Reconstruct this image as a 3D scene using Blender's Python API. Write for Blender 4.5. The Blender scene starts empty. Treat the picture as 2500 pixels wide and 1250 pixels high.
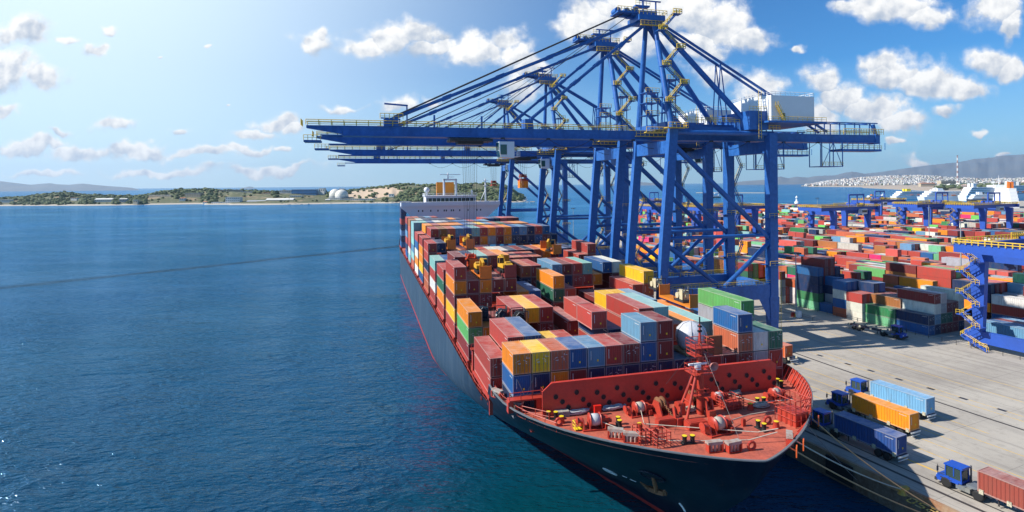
import bpy, math, random
from mathutils import Vector, Matrix, noise
R = math.radians
random.seed(7)
SC = bpy.context.scene
COL = SC.collection

# ------------------------------------------------------------------ camera
CAMZ = 46.0
F = 1350.0
HOR = 451.0
ROLL = R(0.5)
cd = bpy.data.cameras.new('camera')
cam = bpy.data.objects.new('camera', cd)
COL.objects.link(cam)
cd.sensor_width = 36.0
cd.lens = 36.0 * F / 2500.0
cd.shift_y = -(625.0 - HOR) / 2500.0
cd.clip_start = 1.0
cd.clip_end = 60000.0
CROT = Matrix.Rotation(R(90), 3, 'X') @ Matrix.Rotation(-ROLL, 3, 'Z')
cam.matrix_world = Matrix.Translation((0, 0, CAMZ)) @ CROT.to_4x4()
SC.camera = cam

# ------------------------------------------------------------------ light
SUN_EL = 40.0
SUN_TRAVEL = (0.990, 0.14)          # horizontal direction the light travels
sd = bpy.data.lights.new('sun', 'SUN')
sun = bpy.data.objects.new('sun', sd)
COL.objects.link(sun)
sd.energy = 5.0
sd.angle = R(0.5)
sd.color = (1.0, 0.95, 0.87)
_l = math.hypot(*SUN_TRAVEL)
tr = Vector((SUN_TRAVEL[0]/_l*math.cos(R(SUN_EL)), SUN_TRAVEL[1]/_l*math.cos(R(SUN_EL)), -math.sin(R(SUN_EL))))
sun.rotation_euler = tr.to_track_quat('-Z', 'Y').to_euler()
SUNDIR = -tr
SC.view_settings.view_transform = 'Standard'
SC.view_settings.look = 'None'
SC.view_settings.gamma = 1.0
SC.view_settings.exposure = 0.42
SC.view_settings.use_curve_mapping = False
SC.cycles.max_bounces = 6
SC.cycles.diffuse_bounces = 2
SC.cycles.glossy_bounces = 3
SC.cycles.transparent_max_bounces = 4

# ------------------------------------------------------------------ node helpers
def ramp(nt, fac, stops, mode='LINEAR'):
    n = nt.nodes.new('ShaderNodeValToRGB')
    n.color_ramp.interpolation = mode
    e = n.color_ramp.elements
    while len(e) > 1: e.remove(e[0])
    e[0].position = stops[0][0]; e[0].color = (*stops[0][1], 1) if len(stops[0][1]) == 3 else stops[0][1]
    for p, c in stops[1:]:
        q = e.new(p); q.color = (*c, 1)
    nt.links.new(fac, n.inputs[0])
    return n.outputs[0]
def mth(nt, op, a, b=None, c=None, clamp=False):
    n = nt.nodes.new('ShaderNodeMath'); n.operation = op; n.use_clamp = clamp
    for i, v in enumerate((a, b, c)):
        if v is None: continue
        if isinstance(v, (int, float)): n.inputs[i].default_value = v
        else: nt.links.new(v, n.inputs[i])
    return n.outputs[0]
def vmt(nt, op, a, b=None, c=None):
    n = nt.nodes.new('ShaderNodeVectorMath'); n.operation = op
    for i, v in enumerate((a, b, c)):
        if v is None: continue
        if isinstance(v, (tuple, list)): n.inputs[i].default_value = v
        else: nt.links.new(v, n.inputs[i])
    return n.outputs['Value'] if op in ('LENGTH', 'DOT_PRODUCT', 'DISTANCE') else n.outputs['Vector']
def nz(nt, vec, scale, detail=4, rough=0.55, typ='FBM'):
    n = nt.nodes.new('ShaderNodeTexNoise')
    n.noise_type = typ
    n.inputs['Scale'].default_value = scale
    n.inputs['Detail'].default_value = detail
    n.inputs['Roughness'].default_value = rough
    if vec is not None: nt.links.new(vec, n.inputs['Vector'])
    return n.outputs['Fac']
def mixc(nt, fac, a, b, mode='MIX'):
    n = nt.nodes.new('ShaderNodeMix'); n.data_type = 'RGBA'; n.blend_type = mode
    for s, v in ((n.inputs[0], fac), (n.inputs[6], a), (n.inputs[7], b)):
        if isinstance(v, (int, float)): s.default_value = v
        elif isinstance(v, (tuple, list)): s.default_value = (*v[:3], 1)
        else: nt.links.new(v, s)
    return n.outputs[2]

# ------------------------------------------------------------------ world: Nishita sky + cumulus
def make_world():
    w = bpy.data.worlds.new('World'); SC.world = w; w.use_nodes = True
    nt = w.node_tree; nt.nodes.clear()
    out = nt.nodes.new('ShaderNodeOutputWorld')
    bg = nt.nodes.new('ShaderNodeBackground'); bg.inputs['Strength'].default_value = 0.088
    sky = nt.nodes.new('ShaderNodeTexSky'); sky.sky_type = 'NISHITA'; sky.sun_disc = False
    sky.sun_elevation = R(SUN_EL)
    sky.sun_rotation = math.atan2(SUNDIR.x, SUNDIR.y)
    sky.air_density = 1.0; sky.dust_density = 0.6; sky.ozone_density = 2.5; sky.altitude = 0
    tc = nt.nodes.new('ShaderNodeTexCoord')
    v = tc.outputs['Generated']
    sx = nt.nodes.new('ShaderNodeSeparateXYZ'); nt.links.new(v, sx.inputs[0])
    yy = mth(nt, 'MAXIMUM', mth(nt, 'ABSOLUTE', sx.outputs[1]), 0.05)
    cb = nt.nodes.new('ShaderNodeCombineXYZ')
    nt.links.new(mth(nt, 'DIVIDE', sx.outputs[0], yy), cb.inputs[0])
    nt.links.new(mth(nt, 'DIVIDE', sx.outputs[2], yy), cb.inputs[1])
    nt.links.new(mth(nt, 'SIGN', sx.outputs[1]), cb.inputs[2])
    p = cb.outputs[0]
    # warp
    n1 = nt.nodes.new('ShaderNodeTexNoise'); n1.inputs['Scale'].default_value = 10; n1.inputs['Detail'].default_value = 3; n1.inputs['Roughness'].default_value = .6
    nt.links.new(p, n1.inputs['Vector'])
    wv = vmt(nt, 'MULTIPLY_ADD', vmt(nt, 'SUBTRACT', n1.outputs['Color'], (.5, .5, .5)), (.11, .08, 0), p)
    key = None; hy = None
    for (cx, cy, rx, ry) in CLOUDS:
        rx *= 1.10; ry *= 1.15 if cy < 330 else 1.0
        c = ((cx - 1250) / F, (HOR - (cx-1250)*math.tan(ROLL) - cy) / F, 1.0)
        q = vmt(nt, 'MULTIPLY', vmt(nt, 'SUBTRACT', wv, c), (F / rx, F / ry, 1.0))
        k = mth(nt, 'SUBTRACT', 1.0, vmt(nt, 'LENGTH', q))
        h = vmt(nt, 'DOT_PRODUCT', q, (0.0, 1.0, 0.0))
        if key is None: key, hy = k, h
        else:
            g = mth(nt, 'GREATER_THAN', k, key)
            hy = mth(nt, 'ADD', mth(nt, 'MULTIPLY', g, h), mth(nt, 'MULTIPLY', mth(nt, 'SUBTRACT', 1.0, g), hy))
            key = mth(nt, 'MAXIMUM', key, k)
    fb = nz(nt, p, 18, 11, .66)
    # billow relief: noise and noise shifted toward the sun (upper left)
    ps = vmt(nt, 'ADD', p, (-.008, .010, 0))
    bA = nz(nt, p, 12, 6, .55); bB = nz(nt, ps, 12, 6, .55)
    relief = mth(nt, 'SUBTRACT', bA, bB)
    d = mth(nt, 'ADD', key, mth(nt, 'MULTIPLY', mth(nt, 'SUBTRACT', fb, .5), 1.5))
    dens = mth(nt, 'MULTIPLY', mth(nt, 'SUBTRACT', d, -0.04), 1.9, clamp=True)
    dens = mth(nt, 'MULTIPLY', dens, dens)
    sh = mth(nt, 'ADD', mth(nt, 'MULTIPLY', hy, .50), mth(nt, 'ADD', mth(nt, 'MULTIPLY', relief, 4.0), .66), clamp=True)
    ccol = ramp(nt, sh, [(0.0, (4.0, 4.8, 6.0)), (.4, (6.0, 6.4, 7.0)), (.72, (8.0, 8.1, 8.2)), (1.0, (9.2, 9.2, 9.1))])
    # thin horizon cloud bank
    strip = mth(nt, 'MULTIPLY', mth(nt, 'SUBTRACT', 1.0, mth(nt, 'ABSOLUTE', mth(nt, 'DIVIDE', mth(nt, 'SUBTRACT', vmt(nt, 'DOT_PRODUCT', wv, (0, 1, 0)), .055), .06)), clamp=True), mth(nt, 'MULTIPLY', mth(nt, 'SUBTRACT', nz(nt, p, 9, 6, .6), .47), 4.0, clamp=True))
    skyc = mixc(nt, 1.0, sky.outputs[0], (.30, .78, 1.20), 'MULTIPLY')
    # milky veil low over the horizon and pale air toward the sun side
    veil = mth(nt, 'MULTIPLY', mth(nt, 'SUBTRACT', 1.0, mth(nt, 'DIVIDE', mth(nt, 'ABSOLUTE', sx.outputs[2]), .19)), .60, clamp=True)
    skyc = mixc(nt, veil, skyc, (4.6, 6.8, 8.6))
    skyc = mixc(nt, mth(nt, 'MULTIPLY', strip, .35), skyc, (7.4, 8.0, 8.7))
    wl = mth(nt, 'POWER', mth(nt, 'MAXIMUM', vmt(nt, 'DOT_PRODUCT', v, tuple(Vector((-.64, .70, .42)).normalized())), 0.0), 6.5)
    skyc = mixc(nt, mth(nt, 'MULTIPLY', wl, .98), skyc, (7.6, 9.2, 10.3))
    fin = mixc(nt, dens, skyc, ccol)
    nt.links.new(fin, bg.inputs['Color'])
    nt.links.new(bg.outputs[0], out.inputs['Surface'])
    w.cycles.sampling_method = 'MANUAL'; w.cycles.sample_map_resolution = 512
CLOUDS = [
 (775,100,62,30),(745,112,30,18),(800,88,30,20),
 (960,95,95,45),(1010,85,80,40),(900,120,60,28),(1040,120,70,32),
 (1180,125,100,48),(1230,100,70,40),(1130,140,80,30),(1270,130,55,40),(1300,160,45,35),
 (1450,45,95,60),(1540,20,120,70),(1650,30,130,80),(1760,60,120,70),(1850,90,70,42),(1400,60,50,50),(1700,110,110,45),
 (1560,110,110,50),(1750,180,80,40),(1850,220,80,45),
 (2010,195,60,45),(2060,240,80,50),(2150,270,100,50),(2200,300,80,40),(1990,290,80,50),(1930,120,18,10),
 (2190,175,80,50),(2270,205,110,50),(2350,210,80,45),(2160,160,60,30),
 (2430,140,70,38),(2480,160,60,40),(2310,272,38,18),(2380,315,16,12),
 (2180,15,140,45),(2260,45,80,35),(2440,20,90,60),(2480,60,40,35),(2080,10,60,20),
 (2245,390,45,16),(2450,378,26,8),(2190,352,26,10),
 (840,262,45,12),(965,255,60,20),(1060,250,40,16),(1270,220,60,50),
 (290,300,62,22),(440,318,38,15),(620,318,60,18),(680,295,60,22),(710,310,40,16),
 (20,165,100,62),(60,75,75,48),(100,190,70,38),(10,270,30,20),(180,95,50,14),(280,72,30,15),(240,115,22,22),(510,128,10,5),
 (60,355,110,24),(200,375,120,24),(330,365,110,20),(500,370,110,18),(600,362,80,16),(680,362,40,14),(140,322,40,12),
 (380,415,200,14),(650,420,140,12),(100,420,120,14),(545,252,8,5),(390,142,10,5),
]
make_world()

# ------------------------------------------------------------------ frames
SHIP_ANG = R(14.9)
SO = Vector((26.0, 57.0, 0.0))
TV = Vector((math.cos(SHIP_ANG), math.sin(SHIP_ANG), 0)); AV = Vector((-math.sin(SHIP_ANG), math.cos(SHIP_ANG), 0))
def W(t, s, z): return SO + TV * t + AV * s + Vector((0, 0, z))
def at(px, py, z=4.0):
    r = CROT @ Vector(((px - 1250) / F, -(py - HOR) / F, -1.0))
    k = (z - CAMZ) / r.z
    return Vector((0, 0, CAMZ)) + r * k
def atd(px, py, dist):
    r = CROT @ Vector(((px - 1250) / F, -(py - HOR) / F, -1.0))
    return Vector((0, 0, CAMZ)) + r * (dist / r.y)
def ship_ts(p):
    d = p - SO
    return d.dot(TV), d.dot(AV)
def proj(p):
    q = CROT.inverted() @ (p - Vector((0, 0, CAMZ)))
    return 1250 + F * q.x / -q.z, HOR - F * q.y / -q.z

# ------------------------------------------------------------------ mesh builder
class MB:
    def __init__(self): self.v = []; self.f = []; self.m = []; self.s = []; self.c = []
    def _add(self, vs, fs, mi=0, sm=False, col=None):
        o = len(self.v); self.v += [tuple(x) for x in vs]
        for q in fs:
            self.f.append(tuple(i + o for i in q)); self.m.append(mi); self.s.append(sm); self.c.append(col)
    def box(self, x0, x1, y0, y1, z0, z1, mi=0, M=None, col=None):
        vs = [(x, y, z) for z in (z0, z1) for y in (y0, y1) for x in (x0, x1)]
        if M is not None: vs = [M @ Vector(q) for q in vs]
        self._add(vs, [(0,2,3,1),(4,5,7,6),(0,1,5,4),(2,6,7,3),(0,4,6,2),(1,3,7,5)], mi, False, col)
    def cbox(self, c, sx, sy, sz, mi=0, M=None, col=None):
        self.box(c[0]-sx/2, c[0]+sx/2, c[1]-sy/2, c[1]+sy/2, c[2]-sz/2, c[2]+sz/2, mi, M, col)
    def _frame(self, a, b, up=None):
        a = Vector(a); b = Vector(b); d = (b - a).normalized()
        u = Vector(up) if up is not None else (Vector((0, 0, 1)) if abs(d.z) < .95 else Vector((0, 1, 0)))
        x = d.cross(u).normalized(); y = x.cross(d).normalized()
        return a, b, x, y
    def tube(self, a, b, r, n=6, mi=0, r2=None, cap=True, sm=True):
        a, b, x, y = self._frame(a, b); r2 = r if r2 is None else r2
        vs = []
        for p, rr in ((a, r), (b, r2)):
            for i in range(n):
                an = 2*math.pi*i/n
                vs.append(p + x*math.cos(an)*rr + y*math.sin(an)*rr)
        fs = [(i, (i+1) % n, n+(i+1) % n, n+i) for i in range(n)]
        self._add(vs, fs, mi, sm and n > 4)
        if cap: self._add(vs, [tuple(range(n))[::-1], tuple(range(n, 2*n))], mi)
    def beam(self, a, b, w, h, mi=0, w2=None, h2=None, up=None):
        a, b, x, y = self._frame(a, b, up); w2 = w if w2 is None else w2; h2 = h if h2 is None else h2
        vs = []
        for p, ww, hh in ((a, w, h), (b, w2, h2)):
            for sx, sy in ((-1,-1),(1,-1),(1,1),(-1,1)): vs.append(p + x*sx*ww/2 + y*sy*hh/2)
        self._add(vs, [(0,1,5,4),(1,2,6,5),(2,3,7,6),(3,0,4,7),(3,2,1,0),(4,5,6,7)], mi)
    def path(self, pts, r, n=5, mi=0):
        for a, b in zip(pts[:-1], pts[1:]): self.tube(a, b, r, n, mi, cap=True)
    def prism(self, poly, z0, z1, mi=0, axis='z', side=None, bottom=True):
        n = len(poly)
        def P(p, h):
            if axis == 'z': return (p[0], p[1], h)
            if axis == 'x': return (h, p[0], p[1])
            return (p[0], h, p[1])
        vs = [P(p, z0) for p in poly] + [P(p, z1) for p in poly]
        fs = [(i, (i+1) % n, n+(i+1) % n, n+i) for i in range(n)]
        self._add(vs, fs, mi if side is None else side)
        self._add(vs, ([tuple(range(n))[::-1]] if bottom else []) + [tuple(range(n, 2*n))], mi)
    def lathe(self, prof, n=12, mi=0, M=None, sm=True):
        vs = []
        for r, z in prof:
            for i in range(n):
                an = 2*math.pi*i/n; q = Vector((r*math.cos(an), r*math.sin(an), z))
                vs.append(M @ q if M is not None else q)
        fs = []
        for k in range(len(prof)-1):
            for i in range(n): fs.append((k*n+i, k*n+(i+1) % n, (k+1)*n+(i+1) % n, (k+1)*n+i))
        self._add(vs, fs, mi, sm)
        self._add(vs[:n], [tuple(range(n))[::-1]], mi); self._add(vs[-n:], [tuple(range(n))], mi)
    def rail(self, pts, h=1.1, step=2.0, r=.05, mi=0, mid=True):
        for a, b in zip(pts[:-1], pts[1:]):
            a = Vector(a); b = Vector(b); L = (b-a).length
            if L < .05: continue
            k = max(1, int(round(L/step)))
            for i in range(k+1):
                p = a.lerp(b, i/k); self.tube(p, p+Vector((0,0,h)), r, 4, mi, cap=False)
            up = Vector((0,0,h)); self.tube(a+up, b+up, r, 4, mi)
            if mid: self.tube(a+up*.5, b+up*.5, r*.8, 4, mi)
    def stair(self, a, b, w=.9, mi=0, mr=1, r=.05):
        a = Vector(a); b = Vector(b)
        d = Vector((b.x-a.x, b.y-a.y, 0)); d = d.normalized() if d.length > .01 else Vector((1,0,0))
        sd = Vector((-d.y, d.x, 0))*w/2
        self.beam(a+sd, b+sd, .06, .25, mi); self.beam(a-sd, b-sd, .06, .25, mi)
        k = max(2, int(abs(b.z-a.z)/.45))
        for i in range(k): 
            p = a.lerp(b, (i+.5)/k); self.beam(p+sd, p-sd, .25, .05, mi)
        for sg in (sd, -sd):
            self.tube(a+sg+Vector((0,0,1)), b+sg+Vector((0,0,1)), r, 4, mr)
            for q in (0, .5, 1): 
                p = a.lerp(b, q)+sg; self.tube(p, p+Vector((0,0,1)), r, 4, mr, cap=False)
    def blob(self, c, r, mi=0, sq=(1,1,1), jit=.25, rnd=random):
        T = (1+5**.5)/2
        V = [(-1,T,0),(1,T,0),(-1,-T,0),(1,-T,0),(0,-1,T),(0,1,T),(0,-1,-T),(0,1,-T),(T,0,-1),(T,0,1),(-T,0,-1),(-T,0,1)]
        Fc = [(0,11,5),(0,5,1),(0,1,7),(0,7,10),(0,10,11),(1,5,9),(5,11,4),(11,10,2),(10,7,6),(7,1,8),(3,9,4),(3,4,2),(3,2,6),(3,6,8),(3,8,9),(4,9,5),(2,4,11),(6,2,10),(8,6,7),(9,8,1)]
        vs = []
        for q in V:
            k = r/1.902*(1+rnd.uniform(-jit, jit))
            vs.append((c[0]+q[0]*k*sq[0], c[1]+q[1]*k*sq[1], c[2]+q[2]*k*sq[2]))
        self._add(vs, Fc, mi, False)
    def mesh(self, name, mats):
        me = bpy.data.meshes.new(name)
        me.from_pydata(self.v, [], self.f)
        if not isinstance(mats, (list, tuple)): mats = [mats]
        for m in mats: me.materials.append(m)
        me.polygons.foreach_set('material_index', self.m)
        me.polygons.foreach_set('use_smooth', self.s)
        if any(c is not None for c in self.c):
            at_ = me.color_attributes.new('Col', 'FLOAT_COLOR', 'CORNER')
            buf = []
            for q, c in zip(self.f, self.c):
                buf += list((*(c or (1,1,1)), 1.0))*len(q)
            at_.data.foreach_set('color', buf)
        me.update()
        return me
    def build(self, name, mats, parent=None, loc=None, rz=None):
        o = bpy.data.objects.new(name, self.mesh(name, mats)); COL.objects.link(o)
        if parent is not None: o.parent = parent
        if loc is not None: o.location = loc
        if rz is not None: o.rotation_euler = (0, 0, rz)
        return o
def tag(o, label=None, cat=None, group=None, kind=None):
    if label: o['label'] = label
    if cat: o['category'] = cat
    if group: o['group'] = group
    if kind: o['kind'] = kind
    return o
def empty(name, loc=(0,0,0), rz=0.0):
    o = bpy.data.objects.new(name, None); COL.objects.link(o); o.location = loc; o.rotation_euler = (0,0,rz); o.empty_display_size = .5
    return o
def copy_tree(o, parent=None):
    c = o.copy(); COL.objects.link(c)
    if parent is not None: c.parent = parent
    for ch in list(o.children): copy_tree(ch, c)
    return c
def link_mesh(name, me, parent, M=None):
    o = bpy.data.objects.new(name, me); COL.objects.link(o); o.parent = parent
    if M is not None: o.matrix_local = M
    return o

# ------------------------------------------------------------------ materials
MAT = {}
def pmat(name, col, rough=.5, metal=0.0, dirt=.25, dscale=.6, dcol=None, bump=0.0, bscale=20, spec=.5, coords='Object', streak=False):
    if name in MAT: return MAT[name]
    m = bpy.data.materials.new(name); m.use_nodes = True; nt = m.node_tree
    b = nt.nodes['Principled BSDF']
    b.inputs['Roughness'].default_value = rough; b.inputs['Metallic'].default_value = metal
    b.inputs['Specular IOR Level'].default_value = spec
    tc = nt.nodes.new('ShaderNodeTexCoord')
    v = tc.outputs[coords]
    if streak: v2 = vmt(nt, 'MULTIPLY', v, (1, 1, .15))
    else: v2 = v
    n = nz(nt, v2, dscale, 6, .65)
    f = ramp(nt, n, [(.38, (0,0,0)), (.68, (1,1,1))])
    dc = dcol if dcol is not None else tuple(x*.55 for x in col)
    c = mixc(nt, mth(nt, 'MULTIPLY', f, dirt), col, dc)
    n2 = nz(nt, v, dscale*9, 3, .5)
    c = mixc(nt, mth(nt, 'MULTIPLY', mth(nt, 'SUBTRACT', n2, .4, clamp=True), dirt*1.2), c, tuple(min(1, x*1.35+.02) for x in col))
    nt.links.new(c, b.inputs['Base Color'])
    if bump > 0:
        bp = nt.nodes.new('ShaderNodeBump'); bp.inputs['Strength'].default_value = bump; bp.inputs['Distance'].default_value = .1
        nt.links.new(nz(nt, v, bscale, 3), bp.inputs['Height']); nt.links.new(bp.outputs[0], b.inputs['Normal'])
    MAT[name] = m
    return m
def container_mat(name, attr, frame=False):
    m = bpy.data.materials.new(name); m.use_nodes = True; nt = m.node_tree
    b = nt.nodes['Principled BSDF']; b.inputs['Roughness'].default_value = .52; b.inputs['Specular IOR Level'].default_value = .35
    tc = nt.nodes.new('ShaderNodeTexCoord'); oi = nt.nodes.new('ShaderNodeObjectInfo')
    if attr:
        a = nt.nodes.new('ShaderNodeAttribute'); a.attribute_name = 'Col'; col = a.outputs['Color']; v = tc.outputs['Object']
    else:
        col = oi.outputs['Color']
        cb = nt.nodes.new('ShaderNodeCombineXYZ'); 
        for i in range(3): nt.links.new(mth(nt, 'MULTIPLY', oi.outputs['Random'], 37.0+11*i), cb.inputs[i])
        v = vmt(nt, 'ADD', tc.outputs['Object'], cb.outputs[0])
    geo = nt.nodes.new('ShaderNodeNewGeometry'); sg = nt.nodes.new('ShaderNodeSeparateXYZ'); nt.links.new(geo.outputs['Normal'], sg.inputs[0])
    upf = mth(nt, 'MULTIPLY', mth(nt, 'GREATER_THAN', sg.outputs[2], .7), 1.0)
    n = nz(nt, vmt(nt, 'MULTIPLY', v, (1, 1, .35)), 1.1, 6, .7)
    d = ramp(nt, n, [(.42, (0,0,0)), (.75, (1,1,1))])
    c = mixc(nt, mth(nt, 'MULTIPLY', d, .36), col, (.14, .085, .06))
    if frame: c = mixc(nt, .30, c, (.55, .50, .44))  # frame colour lightened to imitate bright edge highlights
    # worn roof paint, lightened further to imitate sunlight on the tops
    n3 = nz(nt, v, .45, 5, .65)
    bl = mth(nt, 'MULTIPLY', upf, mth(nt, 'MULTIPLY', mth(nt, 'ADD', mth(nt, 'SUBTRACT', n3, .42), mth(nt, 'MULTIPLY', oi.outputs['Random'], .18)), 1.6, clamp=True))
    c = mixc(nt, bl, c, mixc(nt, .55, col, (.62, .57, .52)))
    rs = ramp(nt, nz(nt, v, 3.2, 5, .75), [(.62, (0,0,0)), (.72, (1,1,1))])
    c = mixc(nt, mth(nt, 'MULTIPLY', rs, .5), c, (.13, .05, .025))
    nt.links.new(c, b.inputs['Base Color'])
    MAT[name] = m; return m
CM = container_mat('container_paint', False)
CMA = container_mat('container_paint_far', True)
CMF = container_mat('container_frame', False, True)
BLUE = pmat('crane_blue', (.022, .13, .42), .42, 0, .85, .13, (.010, .055, .21), spec=.45, streak=True)
BLUED = pmat('yard_crane_blue', (.022, .085, .42), .45, 0, .3, .2, (.03, .05, .12))
YEL = pmat('rail_yellow', (.75, .50, .05), .5, 0, .3, 1)
WHT = pmat('white_paint', (.74, .75, .76), .45, 0, .15, .25, (.5, .49, .46))
GLASS = pmat('dark_glass', (.01, .02, .025), .08, 0, .1, 1)
BLK = pmat('black_rubber', (.012, .012, .013), .7, 0, .3, 2)
STEEL = pmat('grey_steel', (.18, .18, .18), .45, .3, .4, 1.5)
DKST = pmat('dark_steel', (.05, .05, .055), .5, .3, .4, 1.5)
DECK = pmat('red_deck_paint', (.50, .115, .065), .6, 0, .95, .45, (.24, .062, .042), .15, 6)
REDP = pmat('red_fitting_paint', (.44, .045, .025), .42, 0, .5, .5, (.22, .03, .02))
RUST = pmat('rust', (.22, .09, .035), .8, 0, .5, 1.2, (.1, .04, .02))
ROPE = pmat('pale_rope', (.5, .45, .36), .9, 0, .5, 4)
ROPEO = pmat('orange_rope', (.55, .30, .14), .9, 0, .4, 4)
WROPE = pmat('white_rope', (.50, .50, .50), .9, 0, .4, 5)
BYEL = pmat('bright_yellow', (.8, .58, .02), .5, 0, .2, 2)
ORG = pmat('orange_paint', (.72, .18, .015), .5, 0, .4, .8)
EXY = pmat('machine_yellow', (.70, .38, .03), .45, 0, .4, 1)
TRB = pmat('tractor_blue', (.014, .075, .42), .35, 0, .2, 1)
CREAM = pmat('machine_cream', (.6, .52, .33), .5, 0, .4, 1.2)
MARK = pmat('white_marking', (.7, .7, .68), .6, 0, .3, 3)
# ------------------------------------------------------------------ sea
def sea_mat():
    m = bpy.data.materials.new('sea_water'); m.use_nodes = True; nt = m.node_tree
    b = nt.nodes['Principled BSDF']
    b.inputs['Roughness'].default_value = .12; b.inputs['IOR'].default_value = 1.33; b.inputs['Specular IOR Level'].default_value = .22
    tc = nt.nodes.new('ShaderNodeTexCoord'); v = tc.outputs['Object']
    pn = nz(nt, v, .006, 5, .6)
    sp = nt.nodes.new('ShaderNodeSeparateXYZ'); nt.links.new(v, sp.inputs[0])
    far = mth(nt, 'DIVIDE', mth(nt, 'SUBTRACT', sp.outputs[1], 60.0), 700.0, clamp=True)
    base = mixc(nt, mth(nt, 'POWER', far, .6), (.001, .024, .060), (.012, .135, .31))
    base = mixc(nt, ramp(nt, pn, [(.35, (0,0,0)), (.7, (1,1,1))]), base, mixc(nt, .5, base, (.004, .07, .10)))
    # green shallow tint of churned water close to the hull
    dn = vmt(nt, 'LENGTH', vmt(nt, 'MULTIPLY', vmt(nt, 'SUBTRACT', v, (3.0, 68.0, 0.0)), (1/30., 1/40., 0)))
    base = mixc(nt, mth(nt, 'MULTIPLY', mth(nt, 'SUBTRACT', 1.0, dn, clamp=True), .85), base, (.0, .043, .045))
    # long pale slicks and one old wake
    vs = vmt(nt, 'ADD', vmt(nt, 'MULTIPLY', v, (.0022, .006, 1)), vmt(nt, 'MULTIPLY', v, (0, .0007, 0)))
    sl = ramp(nt, nz(nt, vs, 1.0, 5, .6), [(.52, (0,0,0)), (.60, (1,1,1))])
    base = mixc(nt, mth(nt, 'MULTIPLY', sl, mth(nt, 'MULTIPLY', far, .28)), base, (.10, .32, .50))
    wd = mth(nt, 'ABSOLUTE', mth(nt, 'SUBTRACT', mth(nt, 'ADD', vmt(nt, 'DOT_PRODUCT', v, tuple(WAKE_N)), mth(nt, 'MULTIPLY', nz(nt, v, .03, 3), 10.0)), WAKE_D+5.0))
    wk = mth(nt, 'MULTIPLY', mth(nt, 'SUBTRACT', 1.0, mth(nt, 'DIVIDE', wd, 8.0), clamp=True), mth(nt, 'LESS_THAN', sp.outputs[0], -30.0))
    base = mixc(nt, mth(nt, 'MULTIPLY', wk, .9), base, (.001, .012, .03))
    # waves: elongated across the wind
    rot = nt.nodes.new('ShaderNodeMapping'); rot.inputs['Rotation'].default_value = (0, 0, R(28)); rot.inputs['Scale'].default_value = (1, 2.3, 1)
    nt.links.new(v, rot.inputs['Vector'])
    rv = rot.outputs[0]
    def crest(vec, sc, det): return mth(nt, 'SUBTRACT', 1.0, mth(nt, 'ABSOLUTE', mth(nt, 'SUBTRACT', mth(nt, 'MULTIPLY', nz(nt, vec, sc, det, .55), 2.0), 1.0)))
    rot2 = nt.nodes.new('ShaderNodeMapping'); rot2.inputs['Rotation'].default_value = (0, 0, R(-20)); rot2.inputs['Scale'].default_value = (1, 2.0, 1); nt.links.new(v, rot2.inputs['Vector'])
    h = mth(nt, 'ADD', mth(nt, 'MULTIPLY', crest(rv, .34, 3), .62), mth(nt, 'MULTIPLY', crest(rot2.outputs[0], .16, 2), .75))
    h = mth(nt, 'ADD', h, mth(nt, 'MULTIPLY', nz(nt, rv, .045, 2, .5), 2.4))
    patch = ramp(nt, nz(nt, rv, .012, 4, .6), [(.35, (.55,.55,.55)), (.65, (1.25,1.25,1.25))])
    calm = mth(nt, 'SUBTRACT', 1.0, mth(nt, 'MULTIPLY', mth(nt, 'SUBTRACT', 1.0, dn, clamp=True), .55))
    bp = nt.nodes.new('ShaderNodeBump'); bp.inputs['Distance'].default_value = 1.0
    nt.links.new(mth(nt, 'MULTIPLY', calm, .8), bp.inputs['Strength'])
    nt.links.new(mth(nt, 'MULTIPLY', h, patch), bp.inputs['Height'])
    nt.nodes.remove(b)
    di = nt.nodes.new('ShaderNodeBsdfDiffuse'); nt.links.new(base, di.inputs['Color']); nt.links.new(bp.outputs[0], di.inputs['Normal'])
    gl = nt.nodes.new('ShaderNodeBsdfGlossy'); gl.inputs['Roughness'].default_value = .05; gl.inputs['Color'].default_value = (.40, .63, .88, 1); nt.links.new(bp.outputs[0], gl.inputs['Normal'])
    fr = nt.nodes.new('ShaderNodeFresnel'); fr.inputs['IOR'].default_value = 1.33; nt.links.new(bp.outputs[0], fr.inputs['Normal'])
    mx = nt.nodes.new('ShaderNodeMixShader'); nt.links.new(mth(nt, 'MINIMUM', mth(nt, 'MULTIPLY', fr.outputs[0], 1.0), .62), mx.inputs[0])
    nt.links.new(di.outputs[0], mx.inputs[1]); nt.links.new(gl.outputs[0], mx.inputs[2]); nt.links.new(mx.outputs[0], nt.nodes['Material Output'].inputs['Surface'])
    return m
_a = at(0, 703, 0); _b = at(960, 603, 0); _d = (_b-_a).normalized(); WAKE_N = Vector((-_d.y, _d.x, 0)); WAKE_D = _a.dot(WAKE_N)
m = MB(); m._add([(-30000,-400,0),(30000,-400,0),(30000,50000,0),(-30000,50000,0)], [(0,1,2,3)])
tag(m.build('sea', sea_mat()), kind='structure')

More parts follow.
